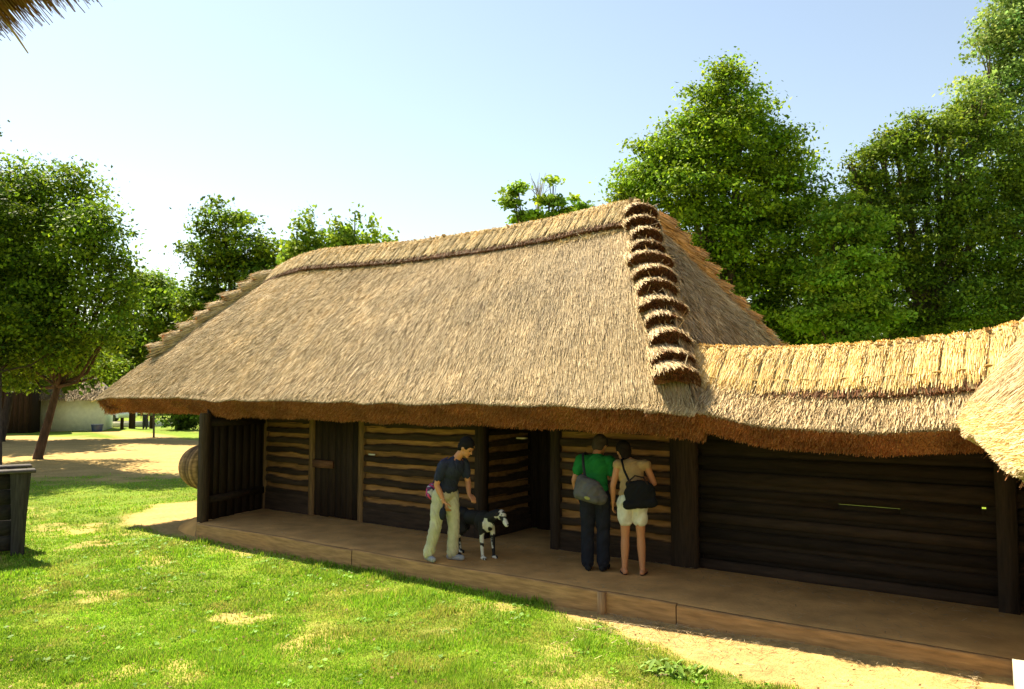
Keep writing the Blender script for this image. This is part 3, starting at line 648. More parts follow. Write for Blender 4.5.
dnO = nrm(np.array([-inn[0] * .8, -inn[1] * .8, -.6])); nO = nrm(np.array([-inn[0] * .6, -inn[1] * .6, .8]))
om = MB(); U, V = np.meshgrid(np.linspace(0, 1, 30), np.linspace(0, 1, 8), indexing='ij'); Bb = o_face(U, V); Tt = Bb + nO * .34
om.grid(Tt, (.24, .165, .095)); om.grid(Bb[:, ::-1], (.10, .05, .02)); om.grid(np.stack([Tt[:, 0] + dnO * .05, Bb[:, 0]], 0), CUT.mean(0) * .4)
for k in (0, -1): om.grid(np.stack([Tt[k], Bb[k]], 0), (.2, .1, .04))
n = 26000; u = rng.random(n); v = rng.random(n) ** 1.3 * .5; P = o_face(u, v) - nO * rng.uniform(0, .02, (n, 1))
om.strands(P, nrm(dnO + rng.normal(0, .07, (n, 3))), -nO, rng.uniform(.08, .22, n), rng.uniform(.004, .008, n), rng.uniform(-.01, .012, n), pick(CUT * .38, n))  # backlit underside: its shade is put into the straw colour
n = 2600; u = rng.random(n); P = o_face(u, u * 0) + nO * (rng.random((n, 1)) * .3)
om.strands(P, nrm(dnO + rng.normal(0, .16, (n, 3))), nO, rng.uniform(.05, .16, n), rng.uniform(.004, .008, n), 0, pick(CUT * .5, n))
q0 = onz(3, 18, 3.93); q1 = at(28, 53, np.linalg.norm(q0 - CAM) * .93)
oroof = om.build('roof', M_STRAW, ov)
mb = MB(); mb.tube([q0, (q0 + q1) / 2 + [0, 0, .004], q1], [.006, .005, .003], (.4, .3, .18), n=5); mb.build('loose_straw', M_STRAW, oroof)
mb = MB(); pp = o_face(np.array([.1]), np.array([.55]))[0]; mb.tube([[pp[0], pp[1], -.05], [pp[0], pp[1], pp[2] - .1]], .08, DARKW, n=8); mb.build('post', M_PLANK, ov)

# ------------------------------------------------------------------ basket hung on the barn end
bk = MB(); c0 = np.array([-12.52, .36, 1.15]); prof = []
nr = 9
for k in range(nr * 6 + 1):
    t = k / (nr * 6); ang = t * PI / 2; r = .40 * (np.cos(ang) ** .55); x = -.56 * np.sin(ang) ** .9; bump = .016 * abs(math.sin(t * nr * PI))
    prof.append((x - bump * math.sin(ang), r + bump * math.cos(ang), k))
th = np.linspace(0, 2 * PI, 40, endpoint=False)
for k in range(1, 13): prof.insert(0, (.16 * math.sin(k / 12 * PI / 2), .43 * math.cos(k / 12 * PI / 2), -k * 2))
P = np.array([[c0 + np.array([x, r * math.cos(a_), r * math.sin(a_)]) for (x, r, k) in prof] for a_ in th])
cc = np.array([[np.array([.30, .17, .075]) * (.45 + .6 * abs(math.sin(k / 6 * PI))) * (.7 + .6 * ((k // 12) % 2)) * (.9 + .2 * ((int(a_ * 9) + int(k / 6)) % 2)) for (x, r, k) in prof] for a_ in th])
bk.grid(P, cc, closed_u=True)
tag(bk.build('basket', M_WOOD, smooth=True), 'round coiled straw basket hung on the left end post of the barn', 'basket')

# ------------------------------------------------------------------ dark plank box at the left edge
box = thing('plank_box', 'dark plank box with thick tapered corner post at left edge of lawn', 'wooden box', (-13.3, -2.6, 0))
ca = onz(17, 556, 0); bx = nrm(RT + fw_ * .70); by = np.array([-bx[1], bx[0], 0]); by = by if by @ fw_ > 0 else -by
Mb = np.eye(4); Mb[:3, 0] = bx; Mb[:3, 1] = by; Mb[:3, 2] = [0, 0, 1]; Mb[:3, 3] = ca
BLK = np.array([.035, .030, .026])
def tpost(x, y):
    mb = MB(); R = []
    for z, w in ((-.03, .085), (.6, .10), (1.26, .135)): R.append([[x - w, y - w, z], [x + w, y - w, z], [x + w, y + w, z], [x - w, y + w, z]])
    P = np.array(R).transpose(1, 0, 2); P = P @ Mb[:3, :3].T + Mb[:3, 3]; mb.grid(P, BLK * 1.25, closed_u=True); mb.add(P[:, -1], [[0, 1, 2, 3]], C=BLK); mb.build('leg', M_PLANK, box)
for x, y in ((0, 0), (0, .9), (-1.7, 0), (-1.7, .9)): tpost(x, y)
mb = MB()
for k in range(5):
    z0 = .10 + k * .23; mb.box((-1.62, -.04, z0), (-.08, 0, z0 + .222), BLK * random.uniform(.8, 1.3), Mb, jit=.004); mb.box((-1.62, .86, z0), (-.08, .90, z0 + .222), BLK, Mb, jit=.004)
    mb.box((-1.72, .08, z0), (-1.68, .84, z0 + .222), BLK, Mb, jit=.004); mb.box((-.02, .10, z0), (.02, .80, z0 + .222), BLK, Mb, jit=.004)
mb.build('side_boards', M_WOOD, box)
mb = MB(); mb.box((-1.9, -.18, 1.262), (.19, .12, 1.30), BLK * 2.6, Mb, jit=.006); mb.box((-1.9, .75, 1.262), (.19, 1.05, 1.30), BLK * 2.6, Mb, jit=.006); mb.build('top_plank', M_WOOD, box)
# ------------------------------------------------------------------ people
SK = np.array([.50, .215, .095])
def lerp(a, b, t): return tuple(np.asarray(a, float) * (1 - t) + np.asarray(b, float) * t)
def hand_parts(w, tip_dir, palm_n, thumb_side, size=1.0, curl=.5):
    """palm and five fingers from wrist w"""
    w = np.array(w, float); d = nrm(np.array(tip_dir, float)); n = nrm(np.array(palm_n, float) - d * (np.array(palm_n) @ d)); s = nrm(np.cross(d, n)) * thumb_side
    out = []; k = size
    for o in (-.026, -.009, .009, .026): out.append(('cap', tuple(w + d * .01 + s * o * .7 * k), tuple(w + d * .085 * k + s * o * k), .014 * k, .0115 * k))
    for o, l in zip((-.029, -.010, .010, .029), (.056, .071, .077, .068)):
        a = w + d * .085 * k + s * o * k; b = a + nrm(d + n * curl * .5 + s * o * 3) * l * .5 * k; c = b + nrm(d * .8 + n * curl * 1.2 + s * o * 2) * l * .5 * k
        out += [('cap', tuple(a), tuple(b), .0095 * k, .0088 * k), ('cap', tuple(b), tuple(c), .0088 * k, .0072 * k)]
    a = w + d * .025 * k + s * .03 * k; b = a + nrm(s * .8 + d * .7 + n * .3) * .042 * k; c = b + nrm(d + n * .4 + s * .15) * .034 * k
    out += [('cap', tuple(a), tuple(b), .0125 * k, .0105 * k), ('cap', tuple(b), tuple(c), .0105 * k, .0085 * k)]
    return out
def head_parts(c, yaw, pitch):
    """c: head centre; face along +x turned by yaw, nodded by pitch (down positive)"""
    R = Matrix.Rotation(yaw, 3, 'Z') @ Matrix.Rotation(pitch, 3, 'Y'); c = Vector(c)
    T = lambda *p: tuple(c + R @ Vector(p))
    P = [('ell', T(-.005, 0, .02), (.098, .077, .105), (0, pitch, yaw)), ('ell', T(.028, 0, -.045), (.062, .058, .07), (0, pitch, yaw)),
         ('cap', T(.088, 0, .005), T(.108, 0, -.028), .009, .013), ('ell', T(.075, 0, -.092), (.022, .026, .017), (0, pitch, yaw)),
         ('ell', T(.085, 0, -.062), (.014, .026, .008), (0, pitch, yaw)), ('ell', T(.072, .032, .022), (.02, .03, .009), (0, pitch, yaw)), ('ell', T(.072, -.032, .022), (.02, .03, .009), (0, pitch, yaw))]
    for s in (1, -1): P += [('ell', T(-.005, .078 * s, -.01), (.02, .009, .032), (0, pitch, yaw))]
    return P, T, (0, pitch, yaw)
def person(label, J, fr, cfg):
    """J: joints in figure space (x forward, y left, z up)"""
    hp, T, e = head_parts(J['head'], J.get('yaw', 0), J.get('nod', 0)); g = cfg.get('g', 1.0)
    parts = list(hp); parts += [('cap', J['neck'], lerp(J['neck'], T(-.02, 0, -.05), 1), .056 * g, .05 * g)]
    ch = lerp(J['pelvis'], J['neck'], .70); wa = lerp(J['pelvis'], J['neck'], .35)
    yaw_t = J.get('tyaw', 0); lean = J.get('lean', 0)
    parts += [('ell', ch, (.105 * g, .155 * g, .17), (0, lean, yaw_t)), ('ell', wa, (.09 * g, .125 * g, .14), (0, lean, yaw_t)), ('ell', J['pelvis'], (.11 * g, .16 * g, .13), (0, 0, J.get('pyaw', 0)))]
    for s in 'lr':
        sh, el, wr_ = J[s + 'sh'], J[s + 'el'], J[s + 'wr']; hip, kn, an = J[s + 'hip'], J[s + 'kn'], J[s + 'an']
        parts += [('cap', lerp(J['neck'], ch, .3), sh, .06, .055), ('cap', sh, el, .050 * g, .038 * g), ('cap', el, lerp(el, wr_, .35), .038 * g, .039 * g), ('cap', lerp(el, wr_, .35), wr_, .039 * g, .024 * g)]
        parts += hand_parts(wr_, J[s + 'hd'], J[s + 'pn'], J[s + 'ts'], 1.0, J.get(s + 'curl', .6))
        parts += [('cap', hip, kn, .085 * g, .052 * g), ('cap', kn, lerp(kn, an, .3), .052 * g, .056 * g), ('cap', lerp(kn, an, .3), an, .056 * g, .034 * g)]
        f = np.array(J[s + 'ft'], float); a3 = np.array(an, float)
        parts += [('cap', (a3[0], a3[1], .05), tuple(a3 + f * .14 + [0, 0, .028 - a3[2]]), .036, .028), ('cap', (a3[0] - f[0] * .03, a3[1] - f[1] * .03, .034), (a3[0], a3[1], .05), .032, .034)]
    body = blob('person', parts, M_SKIN, None, fr, SK, voxel=.0065, smooth=3)
    tag(body, label, 'person')
    # hair
    hr = cfg['hair']; hpz = [('ell', T(-.020, 0, .042), (.106, .092, .100), e), ('ell', T(-.058, 0, -.012), (.060, .084, .088), e)]
    if cfg.get('long'): hpz += [('ell', T(-.075, 0, -.08), (.045, .07, .10), e)]
    if cfg.get('bald'): hpz = [('ell', T(-.045, 0, -.02), (.055, .083, .05), e)]
    blob('hair', hpz, M_CLOTH, body, fr, hr, voxel=.008, smooth=1, fold=.005, fs=(60, 14))
    for s in (1, -1):
        blob('eye', [('ell', T(.083, .03 * s, .003), (.010, .013, .008), e)], M_GLASS, body, fr, (.05, .035, .03), voxel=.004, smooth=1)
    # shirt
    k = .016; sp = [('ell', ch, (.118 * g, .168 * g, .175), (0, lean, yaw_t)), ('ell', wa, (.108 * g, .145 * g, .16), (0, lean, yaw_t)), ('ell', lerp(J['pelvis'], J['neck'], .16), (.122 * g, .165 * g, .10), (0, lean * .5, yaw_t))]
    for s in 'lr':
        sh, el = J[s + 'sh'], J[s + 'el']; sp += [('cap', lerp(J['neck'], ch, .42), sh, .066, .064)]
        if cfg['sleeve'] > 0: sp += [('cap', sh, lerp(sh, el, cfg['sleeve']), .068 * g, .062 * g)]
    blob('shirt', sp, M_CLOTH, body, fr, cfg['shirt'], voxel=.009, smooth=4, fold=.011)
    # trousers or shorts
    tp = [('ell', J['pelvis'], (.128 * g, .176 * g, .125), (0, 0, J.get('pyaw', 0)))]
    for s in 'lr':
        hip, kn, an = J[s + 'hip'], J[s + 'kn'], J[s + 'an']
        if cfg.get('shorts'): tp += [('cap', hip, lerp(hip, kn, cfg['shorts']), .108 * g, .094 * g)]
        else: tp += [('cap', hip, kn, .104 * g, .078 * g), ('cap', kn, lerp(kn, an, .5), .078 * g, .074 * g), ('cap', lerp(kn, an, .5), lerp(kn, an, .97), .074 * g, .077 * g)]
    blob('shorts' if cfg.get('shorts') else 'trousers', tp, M_CLOTH, body, fr, cfg['legs'], voxel=.009, smooth=4, fold=.012, fs=(17, 7))
    for s in 'lr':
        f = np.array(J[s + 'ft'], float); a3 = np.array(J[s + 'an'], float); z3 = .0
        if cfg.get('sandal'):
            shp = [('cap', (a3[0] - f[0] * .05, a3[1] - f[1] * .05, .006), (a3[0] + f[0] * .17, a3[1] + f[1] * .17, .006), .034, .040)]
            me = blob('sandal', [('ell', (a3[0] + f[0] * .06, a3[1] + f[1] * .06, .010), (.125, .042, .011), (0, 0, math.atan2(f[1], f[0])))] + [('cap', (a3[0] + f[0] * .09 - f[1] * .035, a3[1] + f[1] * .09 + f[0] * .035, .02), (a3[0] + f[0] * .08, a3[1] + f[1] * .08, .066), .008, .008), ('cap', (a3[0] + f[0] * .08, a3[1] + f[1] * .08, .066), (a3[0] + f[0] * .09 + f[1] * .035, a3[1] + f[1] * .09 - f[0] * .035, .02), .008, .008)], M_CLOTH, body, fr, cfg['shoe'], voxel=.006, smooth=1)
        else:
            blob('shoe', [('cap', (a3[0] - f[0] * .045, a3[1] - f[1] * .045, .042), (a3[0] + f[0] * .15, a3[1] + f[1] * .15, .036), .043, .038), ('cap', (a3[0] - f[0] * .02, a3[1] - f[1] * .02, .05), (a3[0], a3[1], .095), .044, .042)], M_CLOTH, body, fr, cfg['shoe'], voxel=.008, smooth=2)
    return body
# woman bending over the dog
w1 = frame_at(onz(443, 560.5, ZP), RT * .75 - fw_ * .66)
p = person('person in dark blue tee and pale beige trousers leaning over the spotted dog', dict(
    head=(.37, .06, 1.505), yaw=.25, nod=.62, neck=(.235, .02, 1.36), pelvis=(.04, 0, .90), lean=.34, tyaw=.15,
    lsh=(.205, .175, 1.285), lel=(.25, .215, 1.03), lwr=(.35, .13, .89), lhd=(.8, -.1, -.5), lpn=(0, 0, -1), lts=1,
    rsh=(.165, -.165, 1.28), rel=(.085, -.205, 1.02), rwr=(.185, -.165, .80), rhd=(.35, .1, -.9), rpn=(0, 1, 0), rts=1, rcurl=1.4,
    lhip=(.05, .09, .87), lkn=(.09, .115, .46), lan=(.05, .12, .085), lft=(.93, .3, 0), rhip=(.02, -.09, .87), rkn=(-.02, -.115, .47), ran=(-.14, -.13, .085), rft=(.9, -.25, 0)),
    w1, dict(hair=(.012, .010, .010), shirt=(.030, .034, .058), sleeve=.62, legs=(.50, .45, .31), shoe=(.30, .29, .30)))
def band(name, pts, r, col, parent, fr, mat=M_CLOTH):
    mb = MB(); P = np.array([fr @ Vector(q) for q in pts]); mb.tube(P, r, col, n=8); return mb.build(name, mat, parent, smooth=True)
wr_ = Vector((.165, -.17, .84)); band('watch', [wr_ + Vector((0, 0, .012)), wr_ - Vector((.004, 0, .012))], .031, (.55, .55, .55), p, w1, M_PAINT)
# pouch in her hand and flowered bag behind her
tag(blob('pouch', [('ell', (.225, -.225, .66), (.055, .035, .085), (0, .1, 0)), ('cap', (.22, -.21, .71), (.20, -.18, .78), .02, .012)], M_CLOTH, None, w1, (.02, .02, .025), voxel=.008, smooth=2), 'small black pouch hanging from the hand of the person in dark blue', 'pouch')
def flowers(co):
    h = vnoise(co[:, 0] * 30 + 5, co[:, 1] * 30 + co[:, 2] * 30, 7)
    return np.where((h > .6)[:, None], np.array([.55, .06, .16]), np.where((h < .3)[:, None], np.array([.45, .40, .42]), np.array([.06, .04, .09])))
fb = tag(blob('flowered_bag', [('ell', (-.11, -.10, .92), (.075, .12, .105), (0, .15, .4)), ('ell', (-.11, -.10, .87), (.08, .125, .07), (0, .1, .4))], M_CLOTH, None, w1, flowers, voxel=.009, smooth=2), 'pink flowered bag slung behind the hip of the person in dark blue', 'bag')
band('strap', [(-.10, -.1, 1.0), (.0, -.10, 1.2), (.10, -.13, 1.335), (.19, -.10, 1.375)], .010, (.06, .04, .09), fb, w1)

# man in green
w2 = frame_at(onz(595.5, 570.5, ZP), fw_ * .97 + RT * .22)
person('person in green tee and dark trousers seen from behind, peering through the log wall', dict(
    head=(.21, -.05, 1.545), yaw=-.45, nod=.35, neck=(.11, -.01, 1.42), pelvis=(0, 0, .94), lean=.12,
    lsh=(.08, .185, 1.365), lel=(.04, .265, 1.11), lwr=(.16, .25, .92), lhd=(.5, -.1, -.8), lpn=(0, -1, 0), lts=-1,
    rsh=(.08, -.185, 1.355), rel=(.07, -.24, 1.10), rwr=(.24, -.16, 1.0), rhd=(.9, .2, -.2), rpn=(0, 1, -.3), rts=1,
    lhip=(0, .09, .90), lkn=(.02, .10, .49), lan=(0, .095, .09), lft=(.95, .25, 0), rhip=(0, -.09, .90), rkn=(.02, -.10, .49), ran=(.0, -.10, .09), rft=(.95, -.25, 0)),
    w2, dict(hair=(.05, .035, .025), bald=False, shirt=(.018, .17, .035), sleeve=.55, legs=(.017, .018, .026), shoe=(.02, .02, .022), g=1.04))
bg = tag(blob('sling_bag', [('cap', (-.17, .14, 1.13), (-.18, -.03, 1.06), .075, .07), ('cap', (-.185, .16, .98), (-.19, -.09, .92), .085, .08), ('cap', (-.18, .15, 1.10), (-.185, .17, .97), .07, .075), ('cap', (-.18, -.03, 1.06), (-.185, -.10, .93), .07, .075), ('ell', (-.215, .03, 1.0), (.085, .12, .12), (.35, 0, 0)), ('cap', (-.255, .10, .96), (-.26, -.04, .91), .05, .05)], M_CLOTH, None, w2, (.10, .095, .095), voxel=.01, smooth=3, fold=.010), 'grey sling backpack on the back of the person in green', 'bag')
blob('buckle', [('ell', (-.305, .06, .935), (.012, .04, .022), (.3, 0, 0))], M_CLOTH, bg, w2, (.33, .32, .10), voxel=.006, smooth=1)
band('strap', [(-.15, .10, 1.15), (-.10, .13, 1.30), (-.01, .15, 1.44), (.09, .13, 1.455), (.165, .08, 1.33)], .018, (.03, .03, .034), bg, w2)

# woman in pale shorts
w3 = frame_at(onz(633, 574.5, ZP), fw_ * .93 + RT * .12)
person('person in tan top and cream shorts with bare legs and sandals, seen from behind', dict(
    head=(.23, .10, 1.475), yaw=.35, nod=.45, neck=(.12, .03, 1.37), pelvis=(-.01, 0, .90), lean=.12,
    lsh=(.06, .17, 1.325), lel=(.03, .235, 1.07), lwr=(.07, .235, .86), lhd=(.3, .05, -.95), lpn=(0, -1, 0), lts=-1, lcurl=.9,
    rsh=(.06, -.175, 1.325), rel=(.10, -.27, 1.10), rwr=(.30, -.22, 1.12), rhd=(.9, .3, .1), rpn=(0, .6, -.6), rts=1,
    lhip=(0, .085, .87), lkn=(.02, .09, .46), lan=(-.01, .10, .075), lft=(.97, .2, 0), rhip=(0, -.085, .87), rkn=(.015, -.10, .46), ran=(-.02, -.115, .075), rft=(.95, -.3, 0)),
    w3, dict(hair=(.02, .013, .01), long=True, shirt=(.42, .27, .125), sleeve=.0, legs=(.66, .62, .50), shorts=.50, shoe=(.05, .03, .025), sandal=True, g=.97))
hb = tag(blob('shoulder_bag', [('ell', (-.165, -.09, 1.00), (.055, .195, .165), (-.18, 0, 0)), ('cap', (-.165, .06, .87), (-.165, -.24, .90), .06, .06), ('cap', (-.16, .04, 1.11), (-.16, -.20, 1.08), .045, .045)], M_CLOTH, None, w3, (.012, .012, .014), voxel=.01, smooth=3, fold=.010), 'large black shoulder bag against the back of the person in cream shorts', 'bag')
band('strap', [(-.15, .03, 1.13), (-.10, .10, 1.28), (.0, .125, 1.395), (.10, .10, 1.40), (.17, .03, 1.28)], .014, (.012, .012, .014), hb, w3)
band('handle', [(-.19, .07, 1.13), (-.20, -.03, 1.22), (-.20, -.13, 1.20), (-.19, -.20, 1.09)], .010, (.03, .02, .018), hb, w3)

# ------------------------------------------------------------------ the spotted dog
df = frame_at(onz(473, 556.5, ZP), (RT * .78 - fw_ * .62))
def dog_color(co):
    x, y, z = co[:, 0], co[:, 1], co[:, 2]
    n = vnoise(x * 17 + 3, z * 17 + y * 13, 12); n2 = vnoise(x * 21, z * 21 + y * 14, 14)
    white = (z < .34 + .10 * (n - .5)) | ((x > .27) & (z < .60)) | (x > .52)
    spot = (n2 + .22 * (vnoise(x * 70, z * 70 + y * 50, 17) - .5)) > .50
    black = (~white) | spot | ((z > .38) & (x < .20) & (n > -.1)) & (z > .41)
    return np.where(black[:, None], np.array([.014, .013, .014]), np.array([.60, .57, .48]))
dp = [('ell', (.20, 0, .49), (.17, .105, .15), (0, .1, 0)), ('ell', (.0, 0, .53), (.20, .09, .105), (0, -.08, 0)), ('ell', (-.20, 0, .54), (.15, .095, .115), (0, 0, 0)),
      ('cap', (.30, 0, .55), (.43, -.01, .62), .085, .065), ('cap', (.43, -.01, .62), (.50, -.03, .62), .065, .062),
      ('ell', (.52, -.035, .615), (.085, .066, .066), (0, .5, -.3)), ('cap', (.565, -.05, .585), (.645, -.075, .505), .042, .032), ('cap', (.64, -.075, .515), (.66, -.08, .50), .03, .024),
      ('cap', (-.32, 0, .56), (-.40, .02, .44), .022, .014), ('cap', (-.40, .02, .44), (-.43, .03, .30), .014, .008)]
for s in (1, -1):
    dp += [('cap', (.50, -.03 + .055 * s, .655), (.475, -.03 + .085 * s, .60), .020, .026), ('cap', (.475, -.03 + .085 * s, .60), (.49, -.03 + .085 * s, .555), .026, .014)]
    fx = .03 * s; dp += [('cap', (.24, .075 * s, .48), (.25 + fx, .08 * s, .33), .06, .038), ('cap', (.25 + fx, .08 * s, .33), (.26 + fx, .08 * s, .20), .034, .028), ('cap', (.26 + fx, .08 * s, .20), (.27 + fx, .08 * s, .055), .026, .021), ('cap', (.27 + fx, .08 * s, .03), (.315 + fx, .08 * s, .022), .028, .024)]
    hx = -.05 * s; dp += [('cap', (-.22, .07 * s, .52), (-.15 + hx, .085 * s, .36), .085, .05), ('cap', (-.15 + hx, .085 * s, .36), (-.29 + hx, .085 * s, .22), .045, .026), ('cap', (-.29 + hx, .085 * s, .22), (-.26 + hx, .085 * s, .05), .024, .021), ('cap', (-.26 + hx, .085 * s, .028), (-.21 + hx, .085 * s, .022), .027, .023)]
dog = blob('dog', dp, M_FUR, None, df, dog_color, voxel=.008, smooth=3)
tag(dog, 'black and white spotted large dog standing with lowered head on the porch', 'dog')
for s in (1, -1): blob('eye', [('ell', (.575, -.055 + .038 * s, .625), (.009, .008, .009), (0, 0, 0))], M_GLASS, dog, df, (.03, .02, .015), voxel=.004, smooth=1)
blob('nose', [('ell', (.668, -.082, .505), (.015, .018, .014), (0, 0, 0))], M_GLASS, dog, df, (.012, .011, .011), voxel=.004, smooth=1)

# ------------------------------------------------------------------ trees
GREENS = dict(
    dark=np.array([[.065, .115, .014], [.09, .155, .018], [.12, .20, .022], [.05, .085, .011]]),
    mid=np.array([[.15, .25, .012], [.21, .33, .016], [.30, .43, .024], [.08, .145, .008]]),
    light=np.array([[.23, .36, .022], [.30, .44, .032], [.17, .29, .018], [.36, .48, .05]]),
    pale=np.array([[.22, .32, .065], [.30, .39, .09], [.16, .25, .05], [.34, .43, .12]]))
def tree(name, label, base, clumps, n, leaf, pal, d0, trunk_r=.18, cl=.30, sub=None, group='trees behind the barn and yard', bark=(.10, .075, .055), fork=None, up=.35, lean=None, droop=0, limbs=True, flat=.36, loose=.2):
    """clumps: (px, py, r_px, depth offset) outline of the crown seen at depth d0, turned into balls of real size"""
    t = thing(name, label, 'tree', base, group); base = np.array(base, float)
    cs = np.array([at(px, py, d0 + dz) for px, py, r, dz in clumps]); rs = np.array([r * (d0 + dz) / FPX for px, py, r, dz in clumps])
    mb = MB(); w = rs ** 2.2; w /= w.sum(); sub = sub or max(40, n // 125)
    k = rng.choice(len(cs), sub, p=w); dirs = nrm(rng.normal(size=(sub, 3))); rad = .42 + .58 * rng.random(sub) ** .6
    far_ = rng.random(sub) < loose; rad = np.where(far_, rng.uniform(.98, 1.22, sub), rad * .96)
    sc = cs[k] + dirs * (rad * rs[k])[:, None] * np.array([1, 1, .95])
    tone = rng.uniform(.7, 1.3, sub); hue = rng.normal(0, .10, sub)
    # each spray of leaves is a flattened tuft that points outward
    wt = np.where(far_, .45, 1.0) * rng.uniform(.5, 1.6, sub); m = rng.choice(sub, n, p=wt / wt.sum())
    g = rng.normal(0, 1, (n, 3)); ax = nrm(dirs + np.array([0, 0, .15])); el = (g * ax[m]).sum(1, keepdims=True)
    g = (g - ax[m] * el) * cl * 1.25 + ax[m] * el * cl * 1.35; g[:, 2] *= flat; P = sc[m] + g * np.where(far_, .7, 1)[m][:, None]
    P[:, 2] -= droop * np.linalg.norm(g[:, :2], axis=1)
    N = nrm(dirs[m] * .45 + rng.normal(0, .6, (n, 3)) + np.array([0, 0, up + .25]))
    C = pal[rng.integers(0, len(pal), n)] * (tone[m] * rng.uniform(.8, 1.2, n))[:, None]; C = C * np.stack([1 + hue[m], np.ones(n), 1 - hue[m]], 1)
    mb.leaves(P, N, rng.uniform(.45, 1.6, n) * leaf, C)
    mb.build('crown', M_LEAF, t)
    tb = MB(); top = cs[np.argmax(cs[:, 2])]; c0 = cs.mean(0); f = fork if fork is not None else base * .45 + c0 * .55
    f = np.array(f, float)
    midp = (base + f) / 2 + (np.array(lean) if lean is not None else np.array([random.uniform(-.1, .1), random.uniform(-.1, .1), 0]))
    tb.tube([base - [0, 0, .2], base + [0, 0, .12], midp, f], [trunk_r * 1.5, trunk_r * 1.12, trunk_r * .9, trunk_r * .7], bark, n=10)
    if limbs:
        for c, r in zip(cs, rs):
            m_ = f * .5 + c * .5 + np.array([0, 0, -.12 * np.linalg.norm(c - f)]) + rng.normal(0, .1, 3)
            tb.tube([f - [0, 0, .05], m_, c, c + (c - f) / np.linalg.norm(c - f) * r * .3], [trunk_r * .55, trunk_r * .34, trunk_r * .16, trunk_r * .05], bark, n=6)
            for q in range(4):
                e = c + nrm(rng.normal(size=3)) * r * .7; tb.tube([m_ * .3 + c * .7, (c + e) / 2 + rng.normal(0, .06, 3), e], [trunk_r * .14, trunk_r * .08, .008], bark, n=5)
    tb.build('trunk', M_BARK, t)
    return t
G_ = lambda px, d: tuple((lambda q: (q[0], q[1], 0))(at(px, 394, d)))
# left: leaning tree in front, darker bigger trees behind
tb0 = onz(38, 459, 0)
tree('leaning_tree', 'full dark green tree with leaning trunk left of the barn', (tb0[0], tb0[1], 0),
     [(35, 200, 36, -1.6), (8, 210, 40, -1), (70, 205, 32, -1.8), (88, 250, 36, -3.2), (55, 265, 46, -2.6), (10, 275, 48, -.5), (100, 300, 30, -3.6), (60, 330, 42, -2.5), (105, 335, 22, -3.5), (15, 340, 42, .5), (75, 356, 24, -.5), (30, 372, 20, 1), (95, 362, 16, 1.5), (20, 168, 14, -1.5), (74, 178, 16, -1.8), (118, 262, 14, -3), (122, 305, 12, -3.4), (88, 205, 14, -3), (108, 365, 10, 1), (98, 232, 24, -3.4), (112, 280, 18, -3.4)],
     56000, .125, GREENS['mid'] * .78, 29.2, trunk_r=.155, loose=.4, flat=.5, cl=.30, sub=620, fork=at(58, 385, 29.2), lean=(0.05, 0, .1), group='trees left of the barn', bark=(.065, .042, .03))  # bark darkened to carry the shade on the trunk
q = onz(-1, 473, 0)
tree('slim_tree', 'slim trunked leafy tree cut off by the left edge of the photo', (q[0], q[1], 0),
     [(-25, 215, 46, 0), (5, 235, 34, .4), (-10, 290, 50, -.4), (30, 270, 30, 0), (20, 320, 40, .3), (-50, 260, 50, 0), (-40, 330, 50, .6), (52, 300, 22, .5), (5, 360, 30, .4), (55, 350, 20, .2), (-62, 140, 30, 0), (-66, 175, 42, 0), (-34, 172, 24, 0), (-66, 122, 40, 0)], 46000, .125, GREENS['mid'] * .6, 25.5, trunk_r=.075, cl=.26, group='trees left of the barn', fork=at(0, 370, 25.5), bark=(.06, .045, .035), lean=(0, 0, 0))
tree('background_tree', 'dark dense tree mass behind the leaning tree at the left edge', G_(2, 40),
     [(-10, 250, 60, 0), (10, 320, 55, 0), (50, 350, 40, 2), (-30, 330, 60, 1), (95, 355, 30, 3)], 20000, .34, GREENS['dark'], 40, trunk_r=.22, cl=.5, bark=(.045, .034, .027), group='trees left of the barn')
tree('rounded_tree', 'rounded tree rising behind the left hip of the barn', G_(225, 40),
     [(225, 225, 24, 0), (212, 255, 24, 0), (248, 250, 26, 0), (235, 285, 34, .5), (270, 280, 26, 0), (205, 300, 24, .5), (262, 320, 36, 1), (222, 330, 36, 0), (282, 255, 14, 0)], 34000, .19, GREENS['mid'] * .75, 40, trunk_r=.25, cl=.34, group='trees left of the barn')
tree('bushy_tree', 'low loose pale bush between the leaning tree and barn roof', G_(155, 44),
     [(140, 285, 12, 0), (162, 282, 13, 0), (185, 318, 18, 1), (120, 340, 20, 0), (150, 292, 20, 0), (170, 310, 26, 0), (140, 330, 28, 0), (175, 345, 28, 0), (130, 365, 26, 0), (160, 375, 24, 0), (128, 300, 16, 1)], 26000, .19, GREENS['light'] * .8, 44, trunk_r=.05, cl=.36, group='trees left of the barn')
tree('dark_tree', 'dark shady tree under the far left eave of the barn roof', G_(178, 53),
     [(178, 412, 12, 0), (168, 420, 8, 0), (188, 420, 10, 0), (182, 400, 14, 0), (195, 405, 12, 0)], 4000, .22, GREENS['dark'], 53, trunk_r=.14, cl=.22, group='trees left of the barn')
